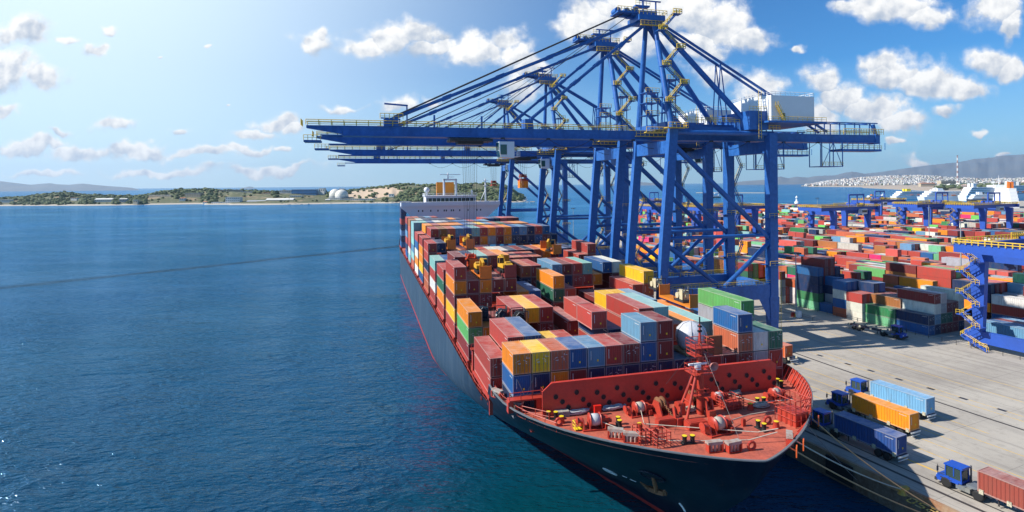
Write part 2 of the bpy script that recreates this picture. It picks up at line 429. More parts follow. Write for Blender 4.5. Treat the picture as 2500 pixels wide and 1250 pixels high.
# ------------------------------------------------------------------ quay
def qoff(s):
    k = max(0.0, 92.0 - s); return .00105*k*k
def QP(tb, s, z=4.0): return W(tb + qoff(s), s, z)
def concrete_mat():
    m = bpy.data.materials.new('quay_concrete'); m.use_nodes = True; nt = m.node_tree
    b = nt.nodes['Principled BSDF']; b.inputs['Roughness'].default_value = .85; b.inputs['Specular IOR Level'].default_value = .2
    tc = nt.nodes.new('ShaderNodeTexCoord'); v = tc.outputs['Object']
    mp = nt.nodes.new('ShaderNodeMapping'); mp.inputs['Rotation'].default_value = (0, 0, -R(24)); nt.links.new(v, mp.inputs['Vector']); rv = mp.outputs[0]
    n = nz(nt, rv, .05, 6, .6); n2 = nz(nt, rv, .7, 6, .7)
    st = nz(nt, vmt(nt, 'MULTIPLY', rv, (.55, .035, 1)), 1.0, 5, .6)
    c = mixc(nt, ramp(nt, n, [(.3, (0,0,0)), (.7, (1,1,1))]), (.34, .305, .26), (.49, .445, .375))
    c = mixc(nt, mth(nt, 'MULTIPLY', ramp(nt, st, [(.50, (0,0,0)), (.66, (1,1,1))]), .40), c, (.19, .17, .15))
    c = mixc(nt, mth(nt, 'MULTIPLY', ramp(nt, n2, [(.52, (0,0,0)), (.70, (1,1,1))]), .38), c, (.19, .17, .15))
    br = nt.nodes.new('ShaderNodeTexBrick'); br.offset = 0.0
    for k, val in (('Scale', 1.0), ('Mortar Size', .05), ('Mortar Smooth', .2), ('Brick Width', 9.0), ('Row Height', 11.0)): br.inputs[k].default_value = val
    nt.links.new(rv, br.inputs['Vector'])
    c = mixc(nt, mth(nt, 'MULTIPLY', br.outputs['Fac'], .5), c, (.12, .115, .11))
    nt.links.new(c, b.inputs['Base Color'])
    bp = nt.nodes.new('ShaderNodeBump'); bp.inputs['Strength'].default_value = .15; bp.inputs['Distance'].default_value = .05
    nt.links.new(n2, bp.inputs['Height']); nt.links.new(bp.outputs[0], b.inputs['Normal'])
    return m
CONC = concrete_mat()
wallm = pmat('quay_wall', (.19, .15, .11), .85, 0, .9, .3, (.12, .045, .02), .3, 3, streak=True)
edge = [QP(24.6, s) for s in (-60, -40, -25, -12, 0, 10, 20, 30, 45, 60, 80, 100, 150, 200, 250, 300)]
far = [at(1330, 606), at(1420, 596), at(1500, 572), at(1560, 540), at(1650, 522), at(1890, 517), at(1900, 507), at(2060, 507), at(2150, 502), at(2250, 495), at(2560, 489), Vector((1400, 1000, 4)), Vector((1400, -60, 4))]
poly = [(p.x, p.y) for p in edge + far]
m = MB(); m.prism(poly[::-1], -6.0, 4.0, 0, side=1)
tag(m.build('quay', [CONC, wallm]), kind='structure')
# rusty coping strip and cap beam along the edge
m = MB()
for a_, b_ in zip(edge[:-4], edge[1:-3]):
    n_ = (b_-a_).normalized(); o_ = Vector((n_.y, -n_.x, 0))
    m.beam(a_+Vector((0,0,-.45)), b_+Vector((0,0,-.45)), .5, 1.0)
tag(m.build('quay_coping', pmat('coping', (.34, .24, .15), .8, 0, .95, .25, (.30, .10, .03))), kind='structure')
# painted lines, joints, crane rails
def strip(mb, tb0, s0, s1, w, z=4.006, step=6.0, mi=0):
    k = max(1, int(abs(s1-s0)/step))
    for i in range(k):
        a_ = s0+(s1-s0)*i/k; b_ = s0+(s1-s0)*(i+1)/k
        mb._add([QP(tb0-w/2, a_, z), QP(tb0+w/2, a_, z), QP(tb0+w/2, b_, z), QP(tb0-w/2, b_, z)], [(0,1,2,3)], mi)
YP = pmat('worn_yellow_line', (.72, .42, .03), .8, 0, .6, 1.1, (.36, .33, .29))
m = MB()
strip(m, 33.2, -50, 110, .42)
for tb, s0, s1 in ((38.5, -50, 200), (42.4, 0, 200), (46.3, 20, 200), (50.2, -50, 200), (54.5, 20, 200), (65.5, -50, 200), (68.0, -50, 200), (76, -50, 200), (84, -50, 180)):
    strip(m, tb, s0, s1, .17)
tag(m.build('lane_markings', YP), kind='structure')
m = MB()
for tb in (27.6, 61.4):
    strip(m, tb, -60, 250, .55, 4.005, mi=0); strip(m, tb, -60, 250, .09, 4.02, mi=1)
strip(m, 29.8, -60, 120, .30, 4.005)
tag(m.build('crane_rails', [pmat('rail_slot', (.06, .05, .045), .8, 0, .6, 1), DKST]), kind='structure')
m = MB()
for i, (px, py) in enumerate(((2126,905),(2195,926),(2272,949),(2352,973),(2446,1001),(2002,868),(2070,889))):
    p = at(px, py, 4.01); M_ = Matrix.Translation(p) @ Matrix.Rotation(R(24), 4, 'Z'); m.box(-.4, .4, -.7, .7, 0, .012, M=M_)
tag(m.build('drain_cover', DKST), 'dark rectangular drain covers set in line along the concrete quay', 'drain cover', kind='stuff')

# yard frame
YA = R(22.5)
YT = Vector((math.cos(YA), math.sin(YA), 0)); YD = Vector((-math.sin(YA), math.cos(YA), 0))
YO = at(2236, 818, 4.0)
def Y(n, d, z=4.0): p = YO + YT*n + YD*d; return Vector((p.x, p.y, z))
def fence_line(name, pts, label):
    r_ = empty(name, pts[0]); o0 = pts[0]
    k = 0; po = None
    tot = [(a_, b_) for a_, b_ in zip(pts[:-1], pts[1:])]
    rm = MB()
    for a_, b_ in tot:
        L = (b_-a_).length; n_ = max(1, int(L/3.2))
        for i in range(n_):
            p = a_.lerp(b_, i/n_)-o0
            if po is None:
                q = MB(); q.tube((0,0,0), (0,0,1.1), .06, 5); po = q.build('post', DKST, r_); po.location = p; k = 1
            elif k < 60:
                c = po.copy(); COL.objects.link(c); c.location = p; k += 1
        for h in (.55, 1.05): rm.tube(a_-o0+Vector((0,0,h)), b_-o0+Vector((0,0,h)), .035, 4)
    rm.build('wire', DKST, r_)
    tag(r_, label, 'fence')
fence_line('barrier_fence', [Y(0, 150), Y(0, 80), Y(0, 20), Y(-.5, -20), Y(-.5, -60)], 'low wire fence on thin dark posts along the front of the container yard')
fence_line('barrier_fence', [at(1905, 762), at(1960, 775), at(2010, 791)], 'short low wire fence on the open concrete around the lamp post base')

# ------------------------------------------------------------------ containers
CW, CH, TIER, PITCH, Z0 = 2.52, 2.74, 2.85, 2.65, 15.2
CC = {'R': (.42,.055,.040), 'M': (.21,.028,.028), 'S': (.52,.125,.055), 'O': (.80,.25,.012), 'Y': (.86,.46,.015), 'B': (.014,.105,.28),
      'N': (.006,.030,.095), 'L': (.12,.27,.42), 'T': (.25,.50,.46), 'W': (.66,.64,.58), 'G': (.12,.38,.11), 'D': (.02,.13,.075), 'K': (.36,.36,.38), 'P': (.34,.13,.04),
      'V': (.16,.55,.10), 'C': (.62,.10,.08), 'H': (.75,.03,.16), 'E':(.50,.48,.42), 'g': (.15,.42,.22), 'J': (.03,.20,.07)}
CN = {'R': 'red', 'M': 'maroon', 'S': 'rust orange', 'O': 'orange', 'Y': 'yellow', 'B': 'blue', 'N': 'navy', 'L': 'light blue', 'T': 'teal', 'W': 'white', 'G': 'green',
      'D': 'dark green', 'K': 'grey', 'P': 'brown', 'V': 'lime green', 'C': 'bright red', 'H': 'pink', 'E': 'cream', 'g': 'mint green', 'J': 'deep green'}
def zig(mb, a, b, z0, z1, n, depth, out, mi=0):
    """corrugated wall from a to b (xy), depth pushed along out"""
    vs = []; pts = []
    for i in range(n):
        for fr, d in ((0, 0), (.22, 0), (.38, 1), (.84, 1)):
            u = (i+fr)/n; pts.append((a[0]+(b[0]-a[0])*u - out[0]*depth*d, a[1]+(b[1]-a[1])*u - out[1]*depth*d))
    pts.append(b)
    for p in pts: vs += [(p[0], p[1], z0), (p[0], p[1], z1)]
    fs = [(2*i, 2*i+2, 2*i+3, 2*i+1) for i in range(len(pts)-1)]
    mb._add(vs, fs, mi)
def container_mesh(L, doors, Wd=CW, H=CH):
    """length along y, near end at y=0; doors: the near end carries two door leaves"""
    mb = MB(); x = Wd/2; e = .13
    for sx in (-1, 1):
        a, b = ((sx*(x-.02), e), (sx*(x-.02), L-e)) if sx > 0 else ((sx*(x-.02), L-e), (sx*(x-.02), e))
        zig(mb, a, b, .15, H-.1, int(L/.45), .07, (sx, 0))
    if not doors: zig(mb, (-x+.1, .03), (x-.1, .03), .15, H-.1, 8, .07, (0, -1))
    else: mb._add([(-x+.1,.08,.15),(x-.1,.08,.15),(x-.1,.08,H-.1),(-x+.1,.08,H-.1)], [(0,1,2,3)])
    zig(mb, (x-.1, L-.03), (-x+.1, L-.03), .15, H-.1, 8, .07, (0, 1))
    # roof with shallow ribs
    n = int(L/.9)
    for i in range(n):
        y0 = .12+(L-.24)*i/n; y1 = .12+(L-.24)*(i+1)/n; mdl = y0+(y1-y0)*.5
        mb._add([(-x+.08,y0,H-.05),(x-.08,y0,H-.05),(x-.08,mdl,H-.05),(-x+.08,mdl,H-.05),(-x+.08,mdl+.06,H-.02),(x-.08,mdl+.06,H-.02),(x-.08,y1-.06,H-.02),(-x+.08,y1-.06,H-.02),(-x+.08,y1,H-.05),(x-.08,y1,H-.05)],
                [(0,1,2,3),(3,2,5,4),(4,5,6,7),(7,6,9,8)])
    for sx in (-1, 1):
        for y in (0, L):
            y0, y1 = (0, e) if y == 0 else (L-e, L)
            x0, x1 = (-x, -x+.13) if sx < 0 else (x-.13, x)
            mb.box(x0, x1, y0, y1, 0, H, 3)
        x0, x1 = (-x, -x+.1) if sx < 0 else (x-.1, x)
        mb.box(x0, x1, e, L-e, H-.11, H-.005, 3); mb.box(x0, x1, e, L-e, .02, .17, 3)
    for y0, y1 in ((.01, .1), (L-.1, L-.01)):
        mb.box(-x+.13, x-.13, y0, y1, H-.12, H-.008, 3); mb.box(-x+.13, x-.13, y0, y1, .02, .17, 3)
    # small code marks: a vertical row and a warning label
    rr = random.Random(3)
    if not doors:
        zz = H-.5
        for k in range(9):
            h_ = rr.uniform(.06, .12); mb.box(-x+.42, -x+.52, -.012, .03, zz-h_, zz, 1); zz -= h_+.06
        mb.box(.1, .32, -.012, .03, .75, 1.0, 2)
    for k in range(7):
        mb.box(x-.01, x+.012, L-1.8+.18*k, L-1.8+.18*k+.1, H-.48, H-.39, 1)
        mb.box(-x-.012, -x+.01, .5+.18*k, .5+.18*k+.1, H-.48, H-.39, 1)
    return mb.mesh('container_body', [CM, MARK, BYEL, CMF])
def door_mesh(sgn, Wd=CW, H=CH):
    mb = MB(); x = Wd/2-.13
    a, b = (-x, -.01) if sgn < 0 else (.01, x)
    mb.box(a, b, .0, .05, .17, H-.13)
    for k in range(4): mb.box(a+.06, b-.06, -.012, .0, .35+k*.58, .35+k*.58+.38)
    for fr in (.28, .72):
        xx = a+(b-a)*fr; mb.tube((xx, -.05, .1), (xx, -.05, H-.08), .028, 5, 1)
        mb.box(xx-.07, xx+.07, -.06, 0, 1.1, 1.16, 1)
    rr = random.Random(5 if sgn > 0 else 9)
    for k in range(6):
        xx = a+.15+rr.random()*(b-a-.5); zz = 1.35+rr.random()*.95; mb.box(xx, xx+rr.uniform(.1, .32), -.02, 0, zz, zz+.07, 2)
    return mb.mesh('container_door', [CM, STEEL, MARK])
CMESH = {}; DMESH = {s_: door_mesh(s_) for s_ in (-1, 1)}
def cmesh(L, doors):
    k = (round(L, 1), doors)
    if k not in CMESH: CMESH[k] = container_mesh(L, doors)
    return CMESH[k]
CONTAINERS = []      # candidate records; the largest in view become things of their own
def want(loc, rz, L, c, doors, label, group, force=False, jit=.12):
    r_ = random.random
    base = CC[c]; j = 1 + (r_()-.5)*2*jit
    col = tuple(min(.9, max(.004, x*j*(1+(r_()-.5)*.12))) for x in base)
    ctr = Vector(loc) + Matrix.Rotation(rz, 3, 'Z') @ Vector((0, L/2, CH/2))
    px, py = proj(ctr); inv = -60 < px < 2560 and py < 1330 and ctr.y > 5; near = px < 3300 and ctr.y > 5
    CONTAINERS.append(dict(loc=Vector(loc), rz=rz, L=L, c=c, col=col, doors=doors, label=label, group=group, force=force, size=(1e5 if force else 0) + (L+2.5)/max(ctr.y, 1)*(1 if inv else .01), inv=near or force))
BOXV = [(-1,0,0),(1,0,0),(1,1,0),(-1,1,0),(-1,0,1),(1,0,1),(1,1,1),(-1,1,1)]
def emit_containers(limit):
    recs = sorted([r_ for r_ in CONTAINERS if r_['inv']], key=lambda q: -q['size'])
    seen = {}
    for r_ in recs[:limit]:
        big = r_['loc'].y < 230
        o = bpy.data.objects.new('shipping_container', cmesh(r_['L'], r_['doors'])); COL.objects.link(o)
        o.location = r_['loc']; o.rotation_euler = (0, 0, r_['rz']); o.color = (*r_['col'], 1)
        if r_['doors'] and big:
            for sg in (-1, 1):
                d = bpy.data.objects.new('door', DMESH[sg]); COL.objects.link(d); d.parent = o; d.color = (*r_['col'], 1)
        lb = r_['label']
        seen[lb] = seen.get(lb, 0)+1
        tag(o, lb, 'container', r_['group'])
    m = MB()
    for r_ in recs[limit:]:
        Rm = Matrix.Translation(r_['loc']) @ Matrix.Rotation(r_['rz'], 4, 'Z')
        e = .04
        m._add([Rm @ Vector((v[0]*CW/2, v[1]*r_['L'], v[2]*CH)) for v in BOXV], [(0,1,5,4),(1,2,6,5),(2,3,7,6),(3,0,4,7),(4,5,6,7)], 0, False, r_['col'])
        if r_['loc'].y < 420:   # frame lines at the near end
            for zz in (0, CH-.12):
                m.box(-CW/2-.02, CW/2+.02, -.03, 0, zz, zz+.12, 0, Rm, tuple(x*.6 for x in r_['col']))
            for xx in (-.5, -.2, .2, .5):
                m.box(xx-.02, xx+.02, -.05, 0, .1, CH-.1, 0, Rm, tuple(.3+x*.3 for x in r_['col']))
    tag(m.build('distant_containers', CMA), 'countless small stacked containers of every colour far back in the yard', 'containers', kind='stuff')
    return seen, len(recs)
ORD = ['first','second','third','fourth','fifth','sixth','seventh','eighth','ninth','tenth','eleventh','twelfth','thirteenth','fourteenth','fifteenth','sixteenth','seventeenth','eighteenth','nineteenth','twentieth']
def od(i): return ORD[i] if i < len(ORD) else '%dth' % (i+1)

# bays of the ship: (s, default length, columns bottom->top, left edge)
_ = None
BAYS = [
 ('A', 22.0, 6.1, -21.2, ['NBO:d', 'NNY:d', 'NOS:d', 'RMB', 'NNL', 'NNR', 'NNM:d', 'NNBL', 'NNMM', 'NN', 'RR', 'RR', 'MM', 'MMSB', 'MKW', 'MRD:d']),
 ('B', 30.0, 12.2, -22.5, ['RR:d', 'MMR', 'NNB:d', 'NR|W:d', 'MY|S', 'MR|S', 'MRRR|R', 'MRN', 'R', 'MYRR', 'MYMT', 'MMS', 'MMO', 'MMT', 'MS', 'NM', 'NMKG']),
 ('C', 47.5, 12.2, -22.5, ['MGO', 'MO', 'MM', 'NMR', 'NMY', 'NMR', 'R', 'RR', 'R', '', '', 'OOY', 'OYY', 'NBL', 'OS', 'OS', 'MO']),
 ('D', 63.0, 12.2, -22.5, ['RYMOR', 'MMMM', 'MMMO', 'MMRM', 'MMMM', 'MMO', 'MMB', 'M', 'MMDO', 'MMR', 'M', 'M', 'MM', 'MM', 'MR', 'MMR', 'MRSY']),
 ('E', 79.0, 12.2, -22.5, ['RODR', 'RMMMM', 'RMMMN', 'MRMDT', 'MRMMS', 'MMMMO', 'MR', 'MMNS', 'MMMR', 'M', 'MMNL:d', 'MMNM', 'MKRR', 'MMRT', 'MMO', 'MMNB', 'MMMW']),
 ('F', 95.0, 12.2, -22.5, ['RWRT', 'MNNB', 'MMRM', 'MMRR', 'MMRS', 'MMRR', 'MRMC', 'MRMR', 'MMMS', 'MMMR', 'MMMS', 'MMM', 'MMP', 'NNB', 'NNL', 'NMMR', 'MMNRR'][:17]),
 ('G', 111.0, 12.2, -22.5, ['SSNRR', 'NMNMN', 'MMRM', 'MMRO', 'MMNM', 'MMNO', 'MMRR', 'MMKW', 'MMRW', 'MMNN', 'MMRM', 'MMNN', 'MMRS', 'MMRO', 'MMRM', 'NNNB', 'NNNN']),
 ('H', 127.0, 12.2, -22.5, ['BYOOR', 'NNRMNR', 'MMMMNP', 'MNMMRS', 'NNNNBL', 'NNNNNB', 'MMMMMT', 'MMMMOR', 'MMMMKO', 'MMMMMR', 'MMMMOO', 'NNNNNB', 'NNNNNL', 'NNNNNN', 'MMMMBR', 'NNNNMB', 'NNNNN']),
 ('I', 143.0, 12.2, -22.5, ['WOWBR', 'OOMMPO', 'MMMMMR', 'MMMMOO', 'MMMMOO', 'MMMMOO', 'NNNNNB', 'NNNNNK', 'MMMMNY', 'NNNNNL', 'MMMMNS', 'NNNNND', 'MMMMMR', 'MMMMOO', 'MMMMOO', 'MMMMR', 'NNNNN']),
 ('J', 159.0, 12.2, -22.5, ['STLTTT', 'BBTTTT', 'NNNNLB', 'NNNNLW', 'NNNNNK', 'NNNNRN', 'NNNNNB', 'NNNNNB', 'MMMMMR', 'NNNNNB', 'NNNNNL', 'MMMMS', 'MMMMR', 'NNNNG', 'MMMMR', 'MMMS', 'NNNB']),
 ('K', 175.0, 12.2, -22.5, ['TWRSSP', 'WWWWWW', 'NNNNNN', 'NNNNNN', 'NNNNNN', 'NNNNNN', 'MMMMOO', 'MMMMON', 'MMMR', 'MMMR', 'NNNB', 'MMMMMR', 'NNNNNB', 'NNNNNN', 'MMMMMC', 'MMMMMR', 'MMMMMM']),
 ('L', 191.0, 12.2, -22.5, ['BNRLNR', 'MMMMRS', 'NNNNNN', 'NNNNNL', 'MMMMMR', 'MMMS', 'NNNW', 'MMMS', 'MMMR', 'NNNB', 'NNNE', 'MMMMR', 'NNNNN', 'NNNNN', 'MMMMM', 'NNNNB', 'NNNNO']),
 ('Z', 232.0, 12.2, -22.5, ['BNLNRNNN', 'BNRNNNNN', 'BNRNNNM', '', '', '', '', '', '', '', '', '', '', '', '', 'NNN', 'NNN']),
]
BN = {'A': 'front row behind the red breakwater', 'B': 'second row from the bow', 'C': 'third row from the bow', 'D': 'fourth row from the bow', 'E': 'fifth row from the bow',
      'F': 'sixth row from the bow', 'G': 'seventh row from the bow', 'H': 'eighth row from the bow', 'I': 'ninth row from the bow', 'J': 'tenth row from the bow', 'K': 'eleventh row from the bow',
      'L': 'last row before the white bridge', 'Z': 'stack behind the white bridge'}
def lvl(b, i):
    if b < 0: return 0
    if not (0 <= i < len(BAYS[b][4])): return 0
    return len(BAYS[b][4][i].split(':')[0].replace('|', ''))
rc = random.Random(11)
for bi, (bn, s, L, t0, cols) in enumerate(BAYS):
    for i, spec in enumerate(cols):
        if not spec: continue
        body = spec.split(':')[0]; dr = spec.endswith(':d')
        split = '|' in body; body2 = body.replace('|', '')
        n = len(body2)
        if split: n -= 1
        t = t0 + PITCH*i + PITCH/2
        for l in range(n):
            ch = body2[l]; top = l == n-1
            prev = lvl(bi-1, i)
            ex = top or i == 0 or i == len(cols)-1 or lvl(bi, i-1) <= l or (prev <= l and bi > 0) or bi == 0 or lvl(bi, i+1) <= l
            if bi >= 7 and not top and i not in (0, 1) and l < n-2: ex = False
            if not ex: continue
            doors = (dr and top) or (not top and rc.random() < .32)
            side = 'counted from the open water side'
            lab = '%s container, %s, %s column, %s' % (CN[ch], 'topmost' if top else 'tier %d up' % (l+1), od(i), BN[bn])
            if split and top:
                want(W(t, s, Z0+l*TIER), SHIP_ANG, 6.05, body2[-1], dr, 'short ' + lab.replace(CN[ch], CN[body2[-1]], 1) + ', front half', 'containers stacked on the ship', jit=.1)
                want(W(t, s+6.2, Z0+l*TIER), SHIP_ANG, 6.05, ch, False, 'short ' + lab + ', rear half', 'containers stacked on the ship', jit=.1)
            else:
                want(W(t, s, Z0+l*TIER), SHIP_ANG, L, ch, doors, lab, 'containers stacked on the ship', jit=.1)
# ------------------------------------------------------------------ ship hull
def s_stem(z):
    pts = [(-6, 24.0), (0, 20.0), (3, 15.0), (6, 9.8), (8.8, 6.2), (12, 2.9), (15, .9), (17.3, 0.0), (19, -.4)]
    for (a, sa), (b, sb) in zip(pts[:-1], pts[1:]):
        if a <= z <= b: return sa+(sb-sa)*(z-a)/(b-a)
    return 24.0 if z < 0 else 0
def half(s, z):
    e = s-s_stem(z)
    if e <= 0: return 0.0
    f = min(1.0, max(0.0, z/17.0))**.8
    L = 86-60*f; k = min(1.0, e/L); ex = 1.12-.32*f
    h = 22.8*math.sin(math.pi/2*k**ex)
    if s > 225: h *= 1-.28*((s-225)/75.0)**2*(1-.5*f)
    return h
SHIP = empty('container_ship', SO, SHIP_ANG)
tag(SHIP, 'long dark hulled container ship moored bow first along the quay, red deck and white bridge', 'ship')
def hull_mat():
    m = bpy.data.materials.new('hull_paint'); m.use_nodes = True; nt = m.node_tree
    b = nt.nodes['Principled BSDF']; b.inputs['Specular IOR Level'].default_value = .3
    tc = nt.nodes.new('ShaderNodeTexCoord'); v = tc.outputs['Object']
    sp = nt.nodes.new('ShaderNodeSeparateXYZ'); nt.links.new(v, sp.inputs[0])
    n = nz(nt, v, .12, 6, .6); st = nz(nt, vmt(nt, 'MULTIPLY', v, (.5, .5, .06)), 1.0, 6, .65)
    aft = mth(nt, 'DIVIDE', mth(nt, 'SUBTRACT', sp.outputs[1], 24.0), 40.0, clamp=True)
    top = mixc(nt, aft, (.003, .007, .020), (.03, .055, .09))  # aft plating painted lighter, imitating sun on the dark side
    top = mixc(nt, mth(nt, 'MULTIPLY', ramp(nt, st, [(.45, (0,0,0)), (.7, (1,1,1))]), mth(nt, 'ADD', .12, mth(nt, 'MULTIPLY', aft, .4))), top, (.09, .12, .15))
    top = mixc(nt, mth(nt, 'MULTIPLY', ramp(nt, nz(nt, v, .9, 6, .7), [(.62, (0,0,0)), (.72, (1,1,1))]), .6), top, (.10, .035, .02))
    zz = mth(nt, 'ADD', sp.outputs[2], mth(nt, 'MULTIPLY', n, .15))
    c = mixc(nt, mth(nt, 'LESS_THAN', zz, .95), top, (.36, .035, .03))
    nt.links.new(c, b.inputs['Base Color'])
    nt.links.new(mth(nt, 'ADD', .30, mth(nt, 'MULTIPLY', n, .25)), b.inputs['Roughness'])
    bp = nt.nodes.new('ShaderNodeBump'); bp.inputs['Strength'].default_value = .35; bp.inputs['Distance'].default_value = .12
    nt.links.new(mth(nt, 'ADD', nz(nt, v, .35, 2, .4), mth(nt, 'MULTIPLY', n, .6)), bp.inputs['Height']); nt.links.new(bp.outputs[0], b.inputs['Normal'])
    return m
HULL = hull_mat()
SEND = 296.0; FC = 29.5
def topz(s):
    if s <= FC: return 17.3
    if s <= FC+3.2: return 17.3-(s-FC)/3.2*3.7
    return 13.6
us = [0, .003, .008, .015, .025, .04, .055, .075, .1, .13, .165, .2, .25, .3, .36, .42, .5, .58, .67, .76, .88, 1.0]
mid = [36, 42, 50, 60, 72, 86, 100, 130, 170, 210, 240, 265, 285, SEND]
m = MB()
zf = [0, .06, .13, .2, .27, .34, .42, .5, .58, .66, .74, .82, .91, 1.0]
# station lines: near the bow the stations follow the raked stem
stations = [('r', u) for u in us] + [('a', FC+3.2)] + [('a', q) for q in mid]
rings = []
for kind, q in stations:
    ring = []
    for fz in zf:
        if kind == 'r':
            s1 = FC; zt = 17.3; z = -3+(zt+3)*fz; s0 = s_stem(z); s = s0+(s1-s0)*q
        else:
            s = q; zt = topz(q); z = -3+(zt+3)*fz
        ring.append((half(s, z), s, z))
    rings.append(ring)
nv = len(zf)
for sg in (-1, 1):
    vs = [(sg*h, s, z) for ring in rings for (h, s, z) in ring]
    fs = []
    for i in range(len(rings)-1):
        for k in range(nv-1):
            q = (i*nv+k, (i+1)*nv+k, (i+1)*nv+k+1, i*nv+k+1)
            fs.append(q if sg > 0 else q[::-1])
    m._add(vs, fs, 0, True)
r_ = rings[-1]
m._add([(-r_[k][0], r_[k][1], r_[k][2]) for k in range(nv)]+[(r_[k][0], r_[k][1], r_[k][2]) for k in range(nv)], [(k, k+1, nv+k+1, nv+k) for k in range(nv-1)], 0)
HULLO = m.build('hull', HULL, SHIP)
# forecastle deck, fitted inside the plating ring by ring
dz = 16.45
def ring_at(ring, z):
    for (h0, s0, z0), (h1, s1, z1) in zip(ring[:-1], ring[1:]):
        if z0 <= z <= z1: k = (z-z0)/(z1-z0); return (h0+(h1-h0)*k, s0+(s1-s0)*k)
    return ring[-1][:2]
bow = [r for r, (kd, q) in zip(rings, stations) if kd == 'r']
dk = [ring_at(r, dz) for r in bow]
def inset(L_, d):
    out = []
    for i, (h, s) in enumerate(L_):
        a = L_[max(0, i-1)]; b = L_[min(len(L_)-1, i+1)]
        tx, ty = b[0]-a[0], b[1]-a[1]; l = math.hypot(tx, ty) or 1
        if i == 0: out.append((0.0, s+d)); continue
        out.append((max(0.0, h-ty/l*d), s+tx/l*d))
    return out
dk_i = inset(dk, .16)
poly = [(-h, s) for h, s in dk_i[:0:-1]] + [(0, dk_i[0][1])] + [(h, s) for h, s in dk_i[1:]]
poly[0] = (poly[0][0], FC); poly[-1] = (poly[-1][0], FC)
m = MB(); m.prism(poly, dz-.25, dz)
m.box(-20.2, 20.2, FC-.3, FC-.02, 12.3, dz-.26)
m.build('forecastle_deck', DECK, SHIP)
tp = [(r[-1][0], r[-1][1]) for r in bow]; tpi = inset(tp, .20)
for sg, nm in ((-1, 'bulwark'), (1, 'bulwark')):
    m = MB()
    for i in range(len(tp)-1):
        (h0, s0), (h1, s1) = tp[i], tp[i+1]; (i0, u0), (i1, u1) = tpi[i], tpi[i+1]; (d0, w0), (d1, w1) = dk_i[i], dk_i[i+1]
        q = [(sg*i0, u0, 17.33), (sg*i1, u1, 17.33), (sg*d1, w1, dz), (sg*d0, w0, dz)]
        m._add(q, [(0,1,2,3) if sg < 0 else (3,2,1,0)], 0)
        q = [(sg*(h0+.03), s0-.03, 17.33), (sg*(h1+.03), s1-.03, 17.33), (sg*i1, u1, 17.33), (sg*i0, u0, 17.33)]
        m._add(q, [(0,1,2,3) if sg > 0 else (3,2,1,0)], 1)
        m._add([q[0], q[1], (q[1][0], q[1][1], 17.2), (q[0][0], q[0][1], 17.2)], [(0,1,2,3) if sg < 0 else (3,2,1,0)], 1)
    if sg > 0:
        for k in range(26):
            s = 3.5+k*1.0
            for i in range(len(tpi)-1):
                if tpi[i][1] <= s <= tpi[i+1][1]:
                    f_ = (s-tpi[i][1])/(tpi[i+1][1]-tpi[i][1]+1e-6); hx = tpi[i][0]+(tpi[i+1][0]-tpi[i][0])*f_; dx_ = dk_i[i][0]+(dk_i[i+1][0]-dk_i[i][0])*f_
                    top_ = 17.3 if s < 8 else 18.4
                    m.beam((hx-.05, s, top_-.1), (hx-1.5, s-.25, dz), .09, .16)
    m.build(nm, [REDP, pmat('rim_steel', (.16,.17,.18), .6, .1, .5, 2)], SHIP)
# raised port side screen with slanting stays
m = MB()
pts = [(h, s) for h, s in tp if s > 5.5]
for (h0, s0), (h1, s1) in zip(pts[:-1], pts[1:]):
    z0_ = 17.3+min(.8, (s0-5.5)*.2); z1_ = 17.3+min(.8, (s1-5.5)*.2)
    m._add([(h0,s0,17.3),(h1,s1,17.3),(h1+.06,s1,z1_),(h0+.06,s0,z0_)], [(0,1,2,3)], 1)
    m._add([(h0-.12,s0,17.3),(h1-.12,s1,17.3),(h1-.06,s1,z1_),(h0-.06,s0,z0_)], [(3,2,1,0)], 0)
    m._add([(h0+.06,s0,z0_),(h1+.06,s1,z1_),(h1-.1,s1,z1_+.02),(h0-.1,s0,z0_+.02)], [(0,1,2,3)], 2)
m.build('side_screen', [REDP, HULL, MAT['rim_steel']], SHIP)
# main deck, coamings, hatch pedestals
m = MB()
mo = [(half(s, 12.5)-(1.4 if s < 36 else .6 if s < 80 else .15), s) for s in (FC, 34, 40, 50, 60, 75, 90, 130, 170, 210, 240, 265, 285, SEND-.1)]
m.prism([(-h, s) for h, s in mo[::-1]]+[(h, s) for h, s in mo], 12.2, 12.5)
m.build('main_deck', DECK, SHIP)
m = MB()
for bn, s, L, t0, cols in BAYS:
    if bn == 'A': m.box(-18.4, 20.2, s+1.0, s+L+.3, 12.6, Z0-.04); continue
    m.box(-19.6, 19.6, s-.3, s+L+.3, 12.5, Z0-.06)
    for sg in (-1, 1):
        for y in (s+.15, s+L-.5, s+L/2):
            m.box(sg*22.3-.25, sg*22.3+.25, y, y+.35, 12.5, Z0-.5)
        m.box(sg*21.2-1.5, sg*21.2+1.5, s, s+L, Z0-.5, Z0-.08)
m.build('hatch_coaming', REDP, SHIP)
